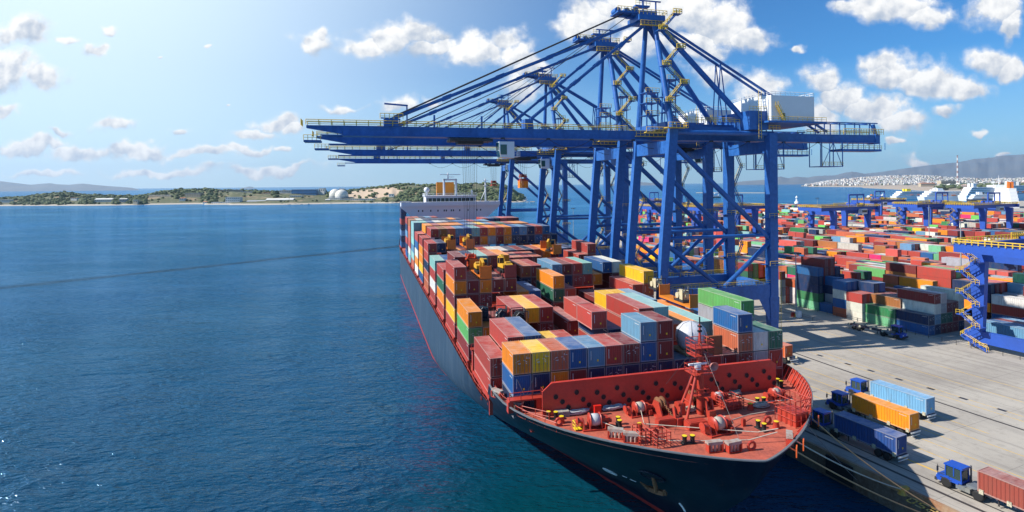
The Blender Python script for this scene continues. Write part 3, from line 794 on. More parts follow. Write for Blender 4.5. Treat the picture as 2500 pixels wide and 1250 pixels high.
# lashing bridges between the rows
for bn, s, L, t0, cols in BAYS[1:-1]:
    if bn in 'B': continue
    m = MB(); y = s-2.0
    for i in range(0, 9):
        x = -22+i*5.5; m.box(x-.16, x+.16, y-.5, y+.5, 12.5, 17.6)
    m.box(-22.4, 22.4, y-.7, y+.7, 17.6, 17.8)
    m.rail([(-22.4, y-.6, 17.8), (22.4, y-.6, 17.8)], 1.0, 2.75, .04)
    m.build('lashing_bridge', REDP, SHIP)
m = MB()
for sg in (-1, 1):
    pts = [(sg*(half(s, 13.4)-.15), s, 12.9) for s in (33, 40, 50, 62, 75, 90, 110, 140, 180, 215)]
    m.rail(pts, 1.1, 2.4, .045)
    for i in range(60):
        s = 34+i*3.1; m.box(sg*(half(s, 13)-.9)-.25, sg*(half(s, 13)-.9)+.25, s, s+.5, 12.5, 12.5+.4+.5*((i*7) % 3)/2)
m.build('deck_railing', REDP, SHIP)
# lashing rods on some stack fronts
for t, s in ((-20, 63), (-17.5, 63), (12.5, 79), (15.2, 79), (-19.5, 22), (19.6, 22), (3.5, 47.3), (-20.5, 79)):
    yy = s-.16
    for a, b in ((-1.1, 1.1), (1.1, -1.1)):
        m = MB(); m.tube((t+a, yy, Z0+.1), (t+b, yy, Z0+TIER*1.8), .035, 4); m.build('lashing_rod', STEEL, SHIP)

# breakwater
m = MB()
y0 = 18.6
def bw_poly(): return [(-18.2, dz), (17.0, dz), (17.0, 20.0), (16.0, 20.6), (-17.0, 20.6), (-18.2, 19.6)]
nx = 72; nzr = 9; xs = [-17.6+36.0*i/nx for i in range(nx+1)]; zs = [dz+4.3*k/nzr for k in range(nzr+1)]
holes = set()
BH = []
for k in range(12):
    x = -16.4+k*2.85
    BH += [(x, 19.1 if k % 2 else 18.8), (x+.9, 18.1), (x+1.7, 17.3)] if k % 1 == 0 else []
def inhole(x, z): return any((x-a)**2+(z-b)**2 < .01 for a, b in BH)
poly = bw_poly(); m.prism(poly, y0, y0+.18, 0, axis='y')
for x in range(-16, 17, 3): m._add([(x, y0+.18, 20.2), (x, y0+.18, dz), (x, y0+2.0, dz)], [(0,1,2)], 0)
m.beam((-17, y0-.05, 20.65), (16, y0-.05, 20.65), .5, .12)
BW = m.build('breakwater', pmat('breakwater_red', (.56,.045,.030), .42, 0, .55, .35, (.34,.05,.035)), SHIP)
for a, b in BH:
    m = MB(); mm = Matrix.Translation((a, y0-.012, b)) @ Matrix.Rotation(R(90), 4, 'X'); m.lathe([(.0, -.005), (.34, -.005), (.34, .0), (0, .0)], 14, 0, mm, False)
    for q in range(12):
        a0 = q*math.pi/6; a1 = a0+math.pi/6
        m.tube((a+.36*math.cos(a0), y0-.03, b+.36*math.sin(a0)), (a+.36*math.cos(a1), y0-.03, b+.36*math.sin(a1)), .04, 4, 1)
    m.build('drain_hole', [BLK, REDP], BW)

# platform at the port wing ahead of the front row
m = MB()
m.box(-22.0, -17.4, 20.6, 21.9, 17.9, 18.1); m.rail([(-22, 20.6, 18.1), (-17.4, 20.6, 18.1), (-17.4, 21.8, 18.1)], 1.0, 1.5, .05)
for x in (-21.8, -18.0): m.box(x-.35, x+.35, 20.7, 21.6, dz, 17.9)
m.rail([(-half(s, 17)+.6, s, dz) for s in (14, 17, 20, 24, 28)], 1.1, 1.6, .045)
m.rail([(-17.8, 17.2, dz), (-20.5, 20, dz)], 1.1, 1.6, .045)
m.build('wing_platform', REDP, SHIP)

# ------------------------------------------------------------------ foremast
m = MB(); mt, ms = 2.6, 14.6
p_ = ship_ts(at(1710, 1010, dz)); mt, ms = p_[0], p_[1]
MR = empty('foremast', (mt, ms, dz)); MR.parent = SHIP
m.tube((0,0,0), (0,0,8.2), .48, 10, 0, .4); m.tube((0,0,8.2), (0,0,11.5), .2, 8, 0, .12)
for sg in (-1, 1): m.tube((sg*0-2.6, -sg*.2+1.2*sg, 0), (-.3, .1*sg, 6.4), .2, 6)
m.tube((-1.9, .6, 1.9), (-1.9, -.6, 1.9), .12, 6); m.tube((-1.2,.4,3.8), (-1.2,-.4,3.8), .1, 6)
m.build('mast_column', REDP, MR)
for z, w_ in ((5.3, 1.5), (7.6, 1.3), (2.4, 1.0), (8.6, 1.35)):
    m = MB(); m.box(-w_, w_, -w_*.8, w_*.8, z, z+.1); 
    m.rail([(-w_, -w_*.8, z+.1), (w_, -w_*.8, z+.1), (w_, w_*.8, z+.1), (-w_, w_*.8, z+.1), (-w_, -w_*.8, z+.1)], .9, 1.0, .045); m.build('platform', REDP, MR)
m = MB(); mm = Matrix.Translation((.9, -1.0, 6.6)) @ Matrix.Rotation(R(100), 4, 'X')
m.lathe([(.08, -.6), (.14, 0), (.45, .5), (.62, .75), (.55, .75), (.1, .1)], 14, 0, mm); m.build('fog_horn', pmat('horn_pink', (.5, .2, .17), .5, 0, .3, 2), MR)
m = MB(); m.cbox((-.9, -.9, 6.75), 2.6, .22, .22); m.cbox((-.9, -.9, 6.35), .6, .5, .6); m.build('radar_scanner', WHT, MR)
m = MB(); m.tube((0,0,11.4), (0,0,12.4), .1, 6); m.cbox((0,0,10.6), .5, .3, .25); m.cbox((0,0,11.2), .35, .5, .2); m.build('mast_light', BLK, MR)
m = MB()
for e_ in ((14.2-mt, 17.8-ms, 4.2), (-6.5, -4.5, .2), (-3.0, 3.2, 3.0), (-1.2, -9.5, .6)): m.tube((0,0,9.2), e_, .02, 4)
m.build('stay_wire', DKST, MR)

# ------------------------------------------------------------------ deck machinery (fixed to the ship)
def on_deck(px, py, z=dz):
    t_, s_ = ship_ts(at(px, py, z)); return Vector((t_, s_, z))
def winch(px, py, rz, k=1.0, rope=True, drum2=False):
    r_ = empty('mooring_winch', on_deck(px, py), rz); k *= .86; r_.parent = SHIP; r_.scale = (k, k, k)
    m = MB(); m.box(-1.7, 1.7, -.9, .9, 0, .18)
    for x in (-.75, .75, -1.5):
        m.prism([(-.75, .18), (.75, .18), (.35, 1.25), (-.35, 1.25)], x-.08, x+.08, 0, 'x')
    m.cbox((1.25, 0, .8), .8, 1.0, 1.1); m.tube((1.6, 0, .9), (2.1, 0, .9), .3, 10)
    m.cbox((1.3, -.8, .5), .5, .5, .6)
    m.build('frame', REDP, r_)
    m = MB(); MX = Matrix.Translation((0, 0, 1.05)) @ Matrix.Rotation(R(90), 4, 'Y')
    m.lathe([(.2, -.72), (.85, -.70), (.85, -.62), (.3, -.6), (.3, .6), (.85, .62), (.85, .70), (.2, .72)], 18, 0, MX)
    d = m.build('drum', REDP, r_)
    m = MB(); m.lathe([(.35, -.58), (.68, -.56), (.72, 0), (.68, .56), (.35, .58)], 18, 0, MX); m.build('rope', ROPE if rope else WROPE, d)
    m = MB(); m.tube((-1.58, 0, 1.05), (-2.2, 0, 1.05), .36, 12, 0, .28); m.tube((-2.2, 0, 1.05), (-2.28, 0, 1.05), .5, 12, 0); m.build('warping_head', REDP, r_)
    return r_
winch(1452, 1045, R(-6), 1.15, False); winch(1560, 1012, R(4), 1.05); winch(1752, 985, R(8), 1.0, False); winch(1752, 1056, R(8), 1.2); winch(1893, 975, R(12), 1.0)
def windlass(px, py, rz):
    r_ = empty('windlass', on_deck(px, py), rz); r_.parent = SHIP
    m = MB(); m.box(-1.2, 1.2, -1.6, 1.6, 0, .2)
    for x in (-.55, .55): m.prism([(-1.2, .2), (1.2, .2), (.5, 1.7), (-.5, 1.7)], x-.1, x+.1, 0, 'x')
    m.cbox((1.0, .5, .7), .7, 1.3, 1.0); m.build('frame', REDP, r_)
    m = MB(); MX = Matrix.Translation((0, 0, 1.3)) @ Matrix.Rotation(R(90), 4, 'Y'); m.lathe([(.3, -.4), (.9, -.35), (.62, -.15), (.62, .15), (.9, .35), (.3, .4)], 16, 0, MX); m.build('gypsy_wheel', RUST, r_)
    m = MB()
    for i in range(16):
        y = -.6-i*.2; z = max(.3, 1.7-i*.12); m.beam((0, y, z), (0, y-.16, z-.05), .1 if i % 2 else .26, .26 if i % 2 else .1)
    m.build('anchor_chain', RUST, r_)
    m = MB(); m.box(-.5, .5, -4.0, -3.2, 0, .9); m.beam((-.42, -3.6, .2), (-.42, -3.2, 2.0), .2, .4); m.beam((.42, -3.6, .2), (.42, -3.2, 2.0), .2, .4); m.build('chain_stopper', REDP, r_)
windlass(1612, 1010, R(8)); windlass(1690, 992, R(5))
def bollard(px, py, rz, one=False, red=False):
    r_ = empty('bollard', on_deck(px, py), rz); r_.parent = SHIP; r_.scale = (.85, .85, .85)
    m = MB()
    if not one: m.box(-1.0, 1.0, -.35, .35, 0, .12)
    for x in ((-.55, .55) if not one else (0,)):
        m.lathe([(.36, .1), (.3, .25), (.29, .9), (.38, .98), (.38, 1.08)] if not red else [(.5, 0), (.36, .8), (.42, .9)], 12, 0, Matrix.Translation((x, 0, 0)))
    b = m.build('post', REDP if red else BLK, r_)
    m = MB()
    for x in ((-.55, .55) if not one else (0,)): m.lathe([(.34, 1.081), (.34, 1.12)], 12, 0, Matrix.Translation((x, 0, -.14 if red else 0)))
    m.build('cap', BYEL, b)
for a in ((1348,1023,-R(20)),(1511,1040,R(75)),(1681,1083,-R(8)),(1857,988,-R(5)),(1858,1049,R(95)),(1903,943,R(80))): bollard(*a)
bollard(1832, 1000, 0, True, True); bollard(1895, 1045, 0, True, True); bollard(1562, 1050, 0, True, True); bollard(1371, 1032, 0, True, True)
def cage(px, py, w_, d_, h_, rz, solid=False):
    r_ = on_deck(px, py); m = MB()
    P = [(-w_/2, -d_/2, 0), (w_/2, -d_/2, 0), (w_/2, d_/2, 0), (-w_/2, d_/2, 0), (-w_/2, -d_/2, 0)]
    m.rail(P, h_, .8, .06)
    for k in range(1, 4): m.path([(a, b, h_*k/4) for a, b, c in P], .045, 4)
    if solid: m.box(-w_/2+.2, w_/2-.2, -d_/2+.2, d_/2-.2, 0, h_*.5)
    o = m.build('guard_rail', REDP, SHIP); o.location = r_; o.rotation_euler = (0, 0, rz)
cage(1566, 1078, 1.2, 2.0, 1.6, 0); cage(1611, 1085, 1.8, 1.6, 1.6, .1); cage(1936, 1030, 2.6, 3.0, 3.2, .15, True); cage(1782, 995, 2.6, 2.2, 1.5, .1, True)
for px, py, w_, d_, h_ in ((1700, 1044, 2.6, 1.3, .8), (1805, 995, .4, .4, .6), (1815, 1040, .4, .4, .8), (1645, 1025, .5, .5, .5), (1660, 1010, 1.0, 1.0, 1.4), (1625, 1040, 2.4, .9, .9)):
    p = on_deck(px, py); m = MB(); m.cbox((p.x, p.y, p.z+h_/2), w_, d_, h_); m.cbox((p.x, p.y, p.z+h_+.04), w_*.85, d_*.85, .08); m.build('deck_locker', REDP, SHIP)
for px, py in ((1365, 1040), (1835, 1099), (1874, 1036), (1598, 1068)):
    p = on_deck(px, py); m = MB()
    for q in range(10):
        a0 = q*math.pi/5; a1 = a0+math.pi/5; m.tube((p.x+.45*math.cos(a0), p.y, p.z+.5+.45*math.sin(a0)), (p.x+.45*math.cos(a1), p.y, p.z+.5+.45*math.sin(a1)), .16, 6)
    m.build('ring_lead', REDP, SHIP)
for px, py in ((1484, 1046), (1785, 1054), (1762, 1038), (1415, 1048)):
    p = on_deck(px, py); m = MB(); m.box(p.x-.7, p.x+.7, p.y-.4, p.y+.4, p.z+.1, p.z+.18); m.rail([(p.x-.7, p.y-.4, p.z+.1), (p.x-.7, p.y+.4, p.z+.1), (p.x+.7, p.y+.4, p.z+.1)], .9, .7, .05)
m.build('control_platform', BYEL, SHIP)
# ropes lying over the deck
def deckrope(pts, r_=.06, mat=ROPE):
    m = MB(); P = [on_deck(x, y)+Vector((0, 0, .12+dzz)) for x, y, dzz in pts]; m.path(P, r_, 5); m.build('deck_rope', mat, SHIP)
deckrope([(1460,1045,.8),(1560,1073,.3),(1640,1083,.2),(1725,1083,.2),(1830,1083,.3),(1898,1079,1.0)])
deckrope([(1572,1043,.3),(1700,1055,.4),(1850,1068,.5),(1900,1070,1.0)])
deckrope([(1762,1052,.8),(1830,1020,.3),(1890,1010,.3)]); deckrope([(1775,978,.8),(1850,990,.3),(1935,996,1.0)]); deckrope([(1560,1000,.9),(1572,1045,.5)], .05)
# white fairleads at the bulwark
for px, py, rz in ((1503, 1066, -R(28)), (1541, 1076, -R(25)), (1743, 1098, -R(4)), (1789, 1098, R(4)), (1262, 997, -R(50)), (1215, 968, -R(60)), (1926, 1079, R(50))):
    m = MB(); m.box(-1.05, 1.05, -.5, .35, .9, 1.35); 
    for x in (-.55, .0, .55): m.tube((x, -.3, -.1), (x, -.3, 1.0), .2, 8, 0)
    m.beam((-.95, -.2, 0), (-.95, -.2, 1.0), .2, .8, 1); m.beam((.95, -.2, 0), (.95, -.2, 1.0), .2, .8, 1); m.box(-1, 1, -.6, .4, -.12, 0, 1)
    o = m.build('fairlead', [pmat('worn_white', (.36, .33, .29), .6, 0, 1.0, 1.2, (.28, .10, .05)), REDP], SHIP); o.scale = (.85, .8, .75); o.location = on_deck(px, py, 16.6); o.rotation_euler = (0, 0, rz)
# anchor, thruster mark and draught marks on the starboard bow
def hull_pt(px, py):
    best = None
    for i in range(0, 400):
        s = .3+i*.15
        for k in range(0, 70):
            z = .5+k*.24
            h = half(s, z)
            if h <= 0.05: continue
            x, y = proj(W(-h, s, z)); d = (x-px)**2+(y-py)**2
            if best is None or d < best[0]: best = (d, s, z, h)
    return best[1:]
def hull_frame(px, py):
    s, z, h = hull_pt(px, py); p = Vector((-h, s, z))
    a = Vector((-half(s+.4, z), s+.4, z))-Vector((-half(s-.4, z), s-.4, z)); b = Vector((-half(s, z+.4), s, z+.4))-Vector((-half(s, z-.4), s, z-.4))
    a.normalize(); n = b.cross(a).normalized()
    if n.x > 0: n = -n
    b = n.cross(a).normalized()
    if b.z < 0: b = -b
    return p, a, b, n
p, a, b, n = hull_frame(1602, 1172)
m = MB(); q = p+b*1.2
m.tube(q+b*.8-n*.3, q-b*2.2+n*.9, .22, 8, 0, .3)
c0 = q-b*2.3+n*.9
for sg in (-1, 1):
    m.beam(c0, c0+a*sg*1.0+b*.3, .5, .5); m.beam(c0+a*sg*1.0+b*.1, c0+a*sg*1.5+b*1.9, .6, .35, w2=.1, h2=.1, up=n)
m.build('anchor', RUST, SHIP)
m = MB(); ctr = p+b*1.7+n*.05
rim = [ctr+a*math.cos(i*math.pi/8)*1.5+b*math.sin(i*math.pi/8)*1.2+n*.05 for i in range(17)]
m.path(rim, .16, 6); m._add([ctr+n*.12]+rim[:-1], [(0, i+1, (i+1) % 16+1) for i in range(16)], 0)
m.build('hawse_pocket', HULL, SHIP)
p, a, b, n = hull_frame(1490, 1150); p = p+n*.05
m = MB(); rim = [p+a*math.cos(i*math.pi/10)*1.0+b*math.sin(i*math.pi/10)*1.0 for i in range(21)]; m.path(rim, .08, 4)
for sg in (-1, 1):
    m.path([p+a*math.cos(t_)*.0+a*(.42*math.cos(t_)*sg+.42*sg*0)+b*(.28*math.sin(t_)) + a*sg*.4 for t_ in [k*math.pi/6 for k in range(13)]], .07, 4)
m.build('thruster_mark', MARK, SHIP)
for x_, y_, w_ in ((1524, 1163, .35), (1545, 1172, .45)):
    p2, a2, b2, n2 = hull_frame(x_, y_); m = MB(); m.beam(p2+n2*.04-a2*w_, p2+n2*.04+a2*w_, .08, .05); m.build('hull_mark', MARK, SHIP)
m = MB()
for k in range(9):
    p2, a2, b2, n2 = hull_frame(1660+k*1.8, 1228+k*2.7); m.beam(p2+n2*.05-a2*.14, p2+n2*.05+a2*.14, .1, .14)
m.build('draught_mark', MARK, SHIP)

# ------------------------------------------------------------------ bridge
BR = empty('bridge_superstructure', (0, 214, 1.6)); BR.parent = SHIP
BWH = pmat('bridge_white', (.74, .74, .78), .45, 0, .15, .1, (.6, .58, .56))
m = MB()
m.box(-17.5, 17.5, 0, 13, 12.5, 34.6)
m.box(-23.6, 23.6, -1.2, 5.5, 34.6, 35.0); m.box(-23.6, 23.6, -1.25, -1.05, 35.0, 36.4)
for sg in (-1, 1):
    m.box(min(sg*23.4, sg*23.6), max(sg*23.4, sg*23.6), -1.2, 5.5, 35.0, 36.4)
    m.prism([(sg*17.5, 34.6), (sg*23.5, 34.6), (sg*23.5, 33.9), (sg*17.5, 28.8)] if sg > 0 else [(sg*17.5, 28.8), (sg*23.5, 33.9), (sg*23.5, 34.6), (sg*17.5, 34.6)], .4, .9, 0, 'y')
m.box(-12, 12, .5, 11, 35.0, 39.2); m.box(-12.6, 12.6, -.1, 11.5, 39.2, 39.5)
m.build('wall', BWH, BR)
m = MB()
for z in (32.0, 26.5, 23.6):
    for x in (-15.5, -13.6, -9.8, -6.4, -3.4, -2.4, 0, 1, 4, 8, 12.4, 14.2):
        m.box(x-.28, x+.28, -.06, 0, z, z+.85)
m.build('window', GLASS, BR)
m = MB(); m.box(-11.6, 11.6, .35, .5, 36.6, 38.3)
m.build('bridge_window', GLASS, BR)
m = MB()
for x in range(-11, 12, 2): m.box(x-.12, x+.12, .28, .36, 36.5, 38.4)
m.build('window_frame', BWH, BR)
m = MB(); m.rail([(-12.4, 0, 39.5), (12.4, 0, 39.5)], 1.1, 2, .06); m.rail([(-23.4, 5, 35), (-23.4, -1, 36.2), (23.4, -1, 36.2), (23.4, 5, 35)], .5, 3, .06)
m.rail([(-12.4, 11, 39.5), (-12.4, 0, 39.5)], 1.1, 2, .06); m.build('railing', WHT, BR)
m = MB(); m.box(-5.0, 3.6, 14.5, 17, 30, 46.0); m.build('funnel', pmat('funnel_orange', (.95,.30,.02), .5, 0, .15, .5), BR)
m = MB()
for x in (-2.9, 2.9): m.box(x-.4, x+.4, 3, 4.5, 39.5, 47.5)
m.box(-3.3, 3.3, 3, 4.5, 46.7, 47.5); m.box(-5, 5, 3.2, 3.9, 49.4, 49.7); m.tube((-1, 3.6, 47.5), (-1, 3.6, 50.5), .3, 8); m.box(-1.6, 1.6, 2.5, 4.9, 48.3, 48.5)
m.build('radar_mast', WHT, BR)
m = MB(); m.lathe([(.1, 0), (.5, .1), (.55, 1.6), (1.1, 1.8), (1.35, 2.8), (1.1, 3.7), (.1, 4.2)], 14, 0, Matrix.Translation((-11.3, 3, 39.5)))
m.lathe([(.1, 0), (.25, .1), (.25, 1.4), (.5, 1.5), (.6, 2.0), (.1, 2.6)], 12, 0, Matrix.Translation((10.5, 3, 39.5)))
m.build('satellite_dome', WHT, BR)
m = MB(); m.tube((17.3, 3, 34.6), (17.3, 3, 47.5), .5, 8, 0, .3); m.box(16.3, 18.3, 2.5, 3.5, 44, 44.2); m.tube((14, 3, 35), (17.3, 3, 42), .18, 6); m.box(15.9, 18.7, 2.8, 3.2, 46.5, 46.7)
m.build('signal_mast', WHT, BR)
# ------------------------------------------------------------------ ship to shore cranes
def sts_crane():
    r_ = empty('ship_to_shore_crane')
    B = [BLUE, YEL]
    G = 32.6; VV = 17.0
    for v in (0, VV):
        m = MB(); m.beam((0,v,1.5), (2.2,v,28), 1.7, 1.5, w2=2.2, h2=1.6, up=(0,1,0)); m.beam((2.2,v,28), (4.6,v,55.5), 2.2, 1.6, w2=2.2, h2=1.6, up=(0,1,0))
        m.build('leg', BLUE, r_)
        m = MB(); m.beam((G,v,1.5), (G,v,13), 1.7, 1.8, w2=2.9, h2=2.0, up=(0,1,0)); m.beam((G,v,13), (G,v,54.5), 2.3, 2.0, w2=2.3, h2=2.0, up=(0,1,0))
        o = m.build('leg', BLUE, r_)
        m = MB(); m.box(2.4, G-.9, v-.8, v+.8, 12.6, 16.2)
        m._add([(G-.9,v-.8,12.6),(G-4.5,v-.8,12.6),(G-.9,v-.8,6)], [(0,2,1)]); m.build('portal_beam', BLUE, r_)
        m = MB(); m.tube((3,v,28.7), (G,v,28.7), .46, 10); m.tube((4,v,52), (G-.4,v,27.5), .64, 10)
        m.tube((2.6,v,27.2), (17.5,v,16.2), .56, 10); m.tube((G-.2,v,27.2), (18.6,v,16.2), .56, 10)
        m.build('brace', BLUE, r_)
        m = MB(); m.tube((4.5,v,54.4), (G+.5,v,54.4), .6, 10); m.build('upper_tie', BLUE, r_)
        m = MB(); m.tube((4.4,v,55), (3.4, VV/2+(v-VV/2)*.22, 84), .8, 12, 0, .6); m.build('mast_leg', BLUE, r_)
        m = MB(); m.tube((28.0,v*.82+1.5,56), (3.8, VV/2+(v-VV/2)*.22, 83), .68, 12); m.build('back_leg', BLUE, r_)
        m = MB()
        for u in (0, G):
            for q in (-3.2, 3.2):
                m.box(u-.5, u+.5, v+q-2.0, v+q+2.0, .5, 1.6)
                for w_ in (-1.4, -.5, .5, 1.4): m.tube((u-.3,v+q+w_,.36), (u+.3,v+q+w_,.36), .36, 10)
            m.beam((u,v-3.2,1.5), (u,v,2.6), 1.0, .8); m.beam((u,v+3.2,1.5), (u,v,2.6), 1.0, .8)
        m.build('bogie', BLUE, r_)
        m = MB(); y = v-.8 if v == 0 else v+.8
        m.rail([(3.5,y,16.2), (G-1,y,16.2)], 1.1, 2.2, .055); m.rail([(3.5,v*1+.8 if v == 0 else v-.8,16.2), (G-1,v*1+.8 if v==0 else v-.8,16.2)], 1.1, 2.2, .055)
        m.build('beam_railing', YEL, r_)
        for w_ in (21, 33):
            m = MB(); m.box(G-2, G+2.4, v-1.8, v+1.8, w_, w_+.12)
            m.rail([(G-2,v-1.8,w_+.1), (G+2.4,v-1.8,w_+.1), (G+2.4,v+1.8,w_+.1)], 1.1, 1.4, .055, 1); m.build('leg_platform', B, r_)
        m = MB(); m.tube((G+1.4,v-1,2), (G+1.4,v-1,21), .05, 4, 1); m.tube((G+1.9,v-1,2), (G+1.9,v-1,21), .05, 4, 1)
        for i in range(24): m.tube((G+1.4,v-1,2.5+i*.78), (G+1.9,v-1,2.5+i*.78), .035, 4, 1, cap=False)
        m.build('leg_ladder', B, r_)
    # zigzag stair at the rear landside leg and rear waterside leg
    for nm, u0, v0, za, zb, n in (('stair_tower', G+2.0, VV+.5, 2, 52, 9), ('stair_tower', 4.0, VV+1.6, 17, 52, 7)):
        m = MB(); dz_ = (zb-za)/n
        for i in range(n):
            a = (u0+(0 if i % 2 else 2.6), v0, za+i*dz_); b = (u0+(2.6 if i % 2 else 0), v0, za+(i+1)*dz_)
            m.stair(a, b, .8, 0, 1, .055); m.box(b[0]-.7, b[0]+.7, v0-.6, v0+.6, b[2]-.08, b[2]); m.rail([(b[0]-.7,v0-.6,b[2]), (b[0]+.7,v0-.6,b[2])], 1.0, .7, .05, 1)
        m.build(nm, B, r_)
    m = MB()
    for nm, q in (('sill_beam', (-.7, .7, 1.0, VV-1.0, 2.4, 4.6)), ('sill_beam', (G-.7, G+.7, 1.0, VV-1.0, 2.4, 4.6)), ('cross_beam', (G-.8, G+.8, .9, VV-.9, 49.5, 52.5)), ('cross_beam', (3.4, 5.4, .9, VV-.9, 49.3, 52.4)), ('cross_beam', (3.2, 5.6, .9, VV-.9, 55.4, 57.0)), ('cross_beam', (G-1, G+1, .9, VV-.9, 12.8, 16.0))):
        m = MB(); m.box(*q); m.build(nm, BLUE, r_)
    m = MB()
    # girder
    m = MB(); yc = VV/2
    m.box(-72, 74, yc-1.3, yc+1.3, 53.0, 55.3)
    m.beam((-72,yc,54.4), (-79.5,yc,55.0), 2.6, 1.8, w2=2.0, h2=.5, up=(0,0,1))
    m.box(-76.5, 74, yc-1.9, yc-1.3, 53.0, 53.25); m.box(-76.5, 74, yc+1.3, yc+1.9, 53.0, 53.25)
    m.box(-63.2, -60.0, yc-1.7, yc+1.7, 55.3, 57.2); m.box(-30.5, -28.5, yc-1.6, yc+1.6, 55.3, 57.6); m.box(-80, -76.5, yc-1.8, yc+1.8, 51.6, 52.0)
    for u in (-52, -41, -29): m.box(u-.2, u+.2, yc-1.7, yc-1.3, 55.3, 58)
    m.box(74, 75.5, yc-1.5, yc+1.5, 52.8, 55.6)
    m.build('boom_girder', BLUE, r_)
    for y in (yc-1.75, yc+1.75):
        m = MB(); m.rail([(-79.5,y,55.3), (-4,y,55.3)], 1.15, 2.6, .08); m.build('walkway_railing', YEL, r_)
        m = MB(); m.rail([(50,y,55.3), (75,y,55.3)], 1.15, 2.2, .08); m.build('walkway_railing', YEL, r_)
    m = MB(); m.rail([(-80.5,yc-1.8,55.2), (-80.5,yc+1.8,55.2)], 1.3, 1, .07); m.rail([(-80,yc-1.8,52), (-76.5,yc-1.8,52)], 1.1, 1, .06)
    m.build('tip_railing', YEL, r_)
    m = MB(); m.rail([(-64,yc-1.8,56.9), (-59,yc-1.8,56.9)], 1.2, 1, .07); m.build('bracket_railing', YEL, r_)
    m = MB(); m.beam((-58,yc,55.3), (-58,yc,60.2), .3, .3); m.beam((-57.8,yc,60.2), (-63.0,yc,60.5), .3, .35); m.build('service_jib', BLUE, r_)
    m = MB(); m.rail([(-2,yc-2.6,53.9), (4,yc-2.6,53.9), (9,yc-2.6,53.9)], 1.3, 1.2, .07); m.box(-2,9,yc-2.7,yc-1.9,53.75,53.9); m.build('girder_gallery', YEL, r_)
    for v in (-1.4, VV+1.4):
        m = MB(); m.box(2.0, 7.4, v-1, v+1, 55.2, 55.35); m.rail([(2,v-1,55.3), (7.4,v-1,55.3), (7.4,v+1,55.3)], 1.2, 1.2, .07); m.box(-3.5, 2.0, v-.6, v+.6, 54.0, 54.15); m.rail([(-3.5,v-.6,54.1), (2,v-.6,54.1)], 1.2, 1.2, .07)
        m.rail([(G-1.6,v,55.2), (G+1.6,v,55.2)], 1.2, 1.0, .07); m.build('corner_railing', YEL, r_)
    # forestays, rear stays
    ap = Vector((3.0, yc, 84.6))
    for u in (-61.5, -29.6):
        for sy in (-.9, .9):
            m = MB(); m.beam(ap+Vector((-1.5,sy,-1 if u < -40 else -2.5)), (u,yc+sy,57), .32, .58)
            a = ap+Vector((-1.5,sy,-1 if u < -40 else -2.5)); b = Vector((u,yc+sy,57))
            for k in (.2, .4, .6, .8): p = a.lerp(b, k); d = (b-a).normalized()*1.1; m.beam(p-d, p+d, .5, .85)
            m.build('forestay', BLUE, r_)
    m = MB()
    for sy in (-1.5, -.5, .5, 1.5):
        m.tube((-1,yc+sy,86.3), (-61,yc+sy,57.6), .07, 4); m.tube((-1,yc+sy,85.6), (-40,yc+sy*.5,57.6), .05, 4)
    m.build('hoist_wire', DKST, r_)
    for sy in (-1, 1):
        m = MB(); m.tube(ap+Vector((1.5,sy*.8,-.8)), (57,yc+sy*1.4,56), .36, 8)
        for k in (.36, .62):
            p = (ap+Vector((1.5,sy*.8,-.8))).lerp(Vector((57,yc+sy*1.4,56)), k)
            m.tube(p, (p.x-1.2,p.y,55.4), .16, 6); m.tube(p, (p.x+2.4,p.y,55.4), .16, 6); m.tube((p.x-1.0,p.y,58), (p.x+2.0,p.y,58), .1, 5)
        m.build('rear_stay', BLUE, r_)
    # apex head
    m = MB(); m.box(-1.2, 6, yc-3.2, yc+3.2, 82.8, 84.2); m.box(-2.5, 4.5, yc-1.8, yc+1.8, 84.2, 85.6); m.box(-6.5, -1, yc-2.2, yc+2.2, 84.6, 85.0); m.beam((0,yc,84), (-5.5,yc,84.6), 1.2, 1.0, w2=.4, h2=.4)
    m.beam((1,yc-1,85), (1,yc-1,88.4), .35, .35); m.beam((0,yc-1,88.3), (6.0,yc-1,88.3), .3, .3); m.beam((4.6,yc-1,84), (4.6,yc-1,88.2), .3, .3); m.box(-1, 3, yc-.9, yc+.9, 86.8, 87.2)
    for u in (-6, -3.5, -1): m.tube((u,yc-1.2,85.4), (u,yc+1.2,85.4), .8, 12)
    m.build('mast_head', BLUE, r_)
    m = MB()
    m.rail([(-6.5,yc-2.2,85), (-1,yc-2.2,85)], 1.1, 1, .07); m.rail([(-1.2,yc-3.2,84.2), (6.5,yc-3.2,84.2), (6.5,yc+3.2,84.2)], 1.2, 1.1, .07); m.rail([(-1,yc-1,87.2), (3,yc-1,87.2)], 1.1, 1, .06)
    m.rail([(-1,yc-3.6,81.5), (5,yc-3.6,81.5)], 1.1, 1, .06); m.box(-1, 5, yc-3.9, yc-3.2, 81.35, 81.5)
    m.build('head_railing', YEL, r_)
    m = MB(); z = 57.0; v = -.9; k = 0
    lv = [57.0, 61.5, 66.0, 70.5, 75.0, 79.5, 84.0]
    for i in range(6):
        f0 = (lv[i]-55)/29; f1 = (lv[i+1]-55)/29
        va = -1.6+(yc-1-3.0)*f0*1.05; vb = -1.6+(yc-1-3.0)*f1*1.05
        a = (2.6+(.6 if i % 2 else 5.0), va, lv[i]); b = (2.6+(5.0 if i % 2 else .6), vb, lv[i+1])
        m.stair(a, b, .9, 0, 1, .1); m.box(b[0]-1.2, b[0]+1.2, vb-.9, vb+.9, b[2]-.1, b[2]); m.rail([(b[0]-1.2,vb-.9,b[2]), (b[0]+1.2,vb-.9,b[2]), (b[0]+1.2,vb+.9,b[2])], 1.1, .8, .1, 1)
    m.build('mast_stair', B, r_)
    # service tower between the mast legs
    m = MB()
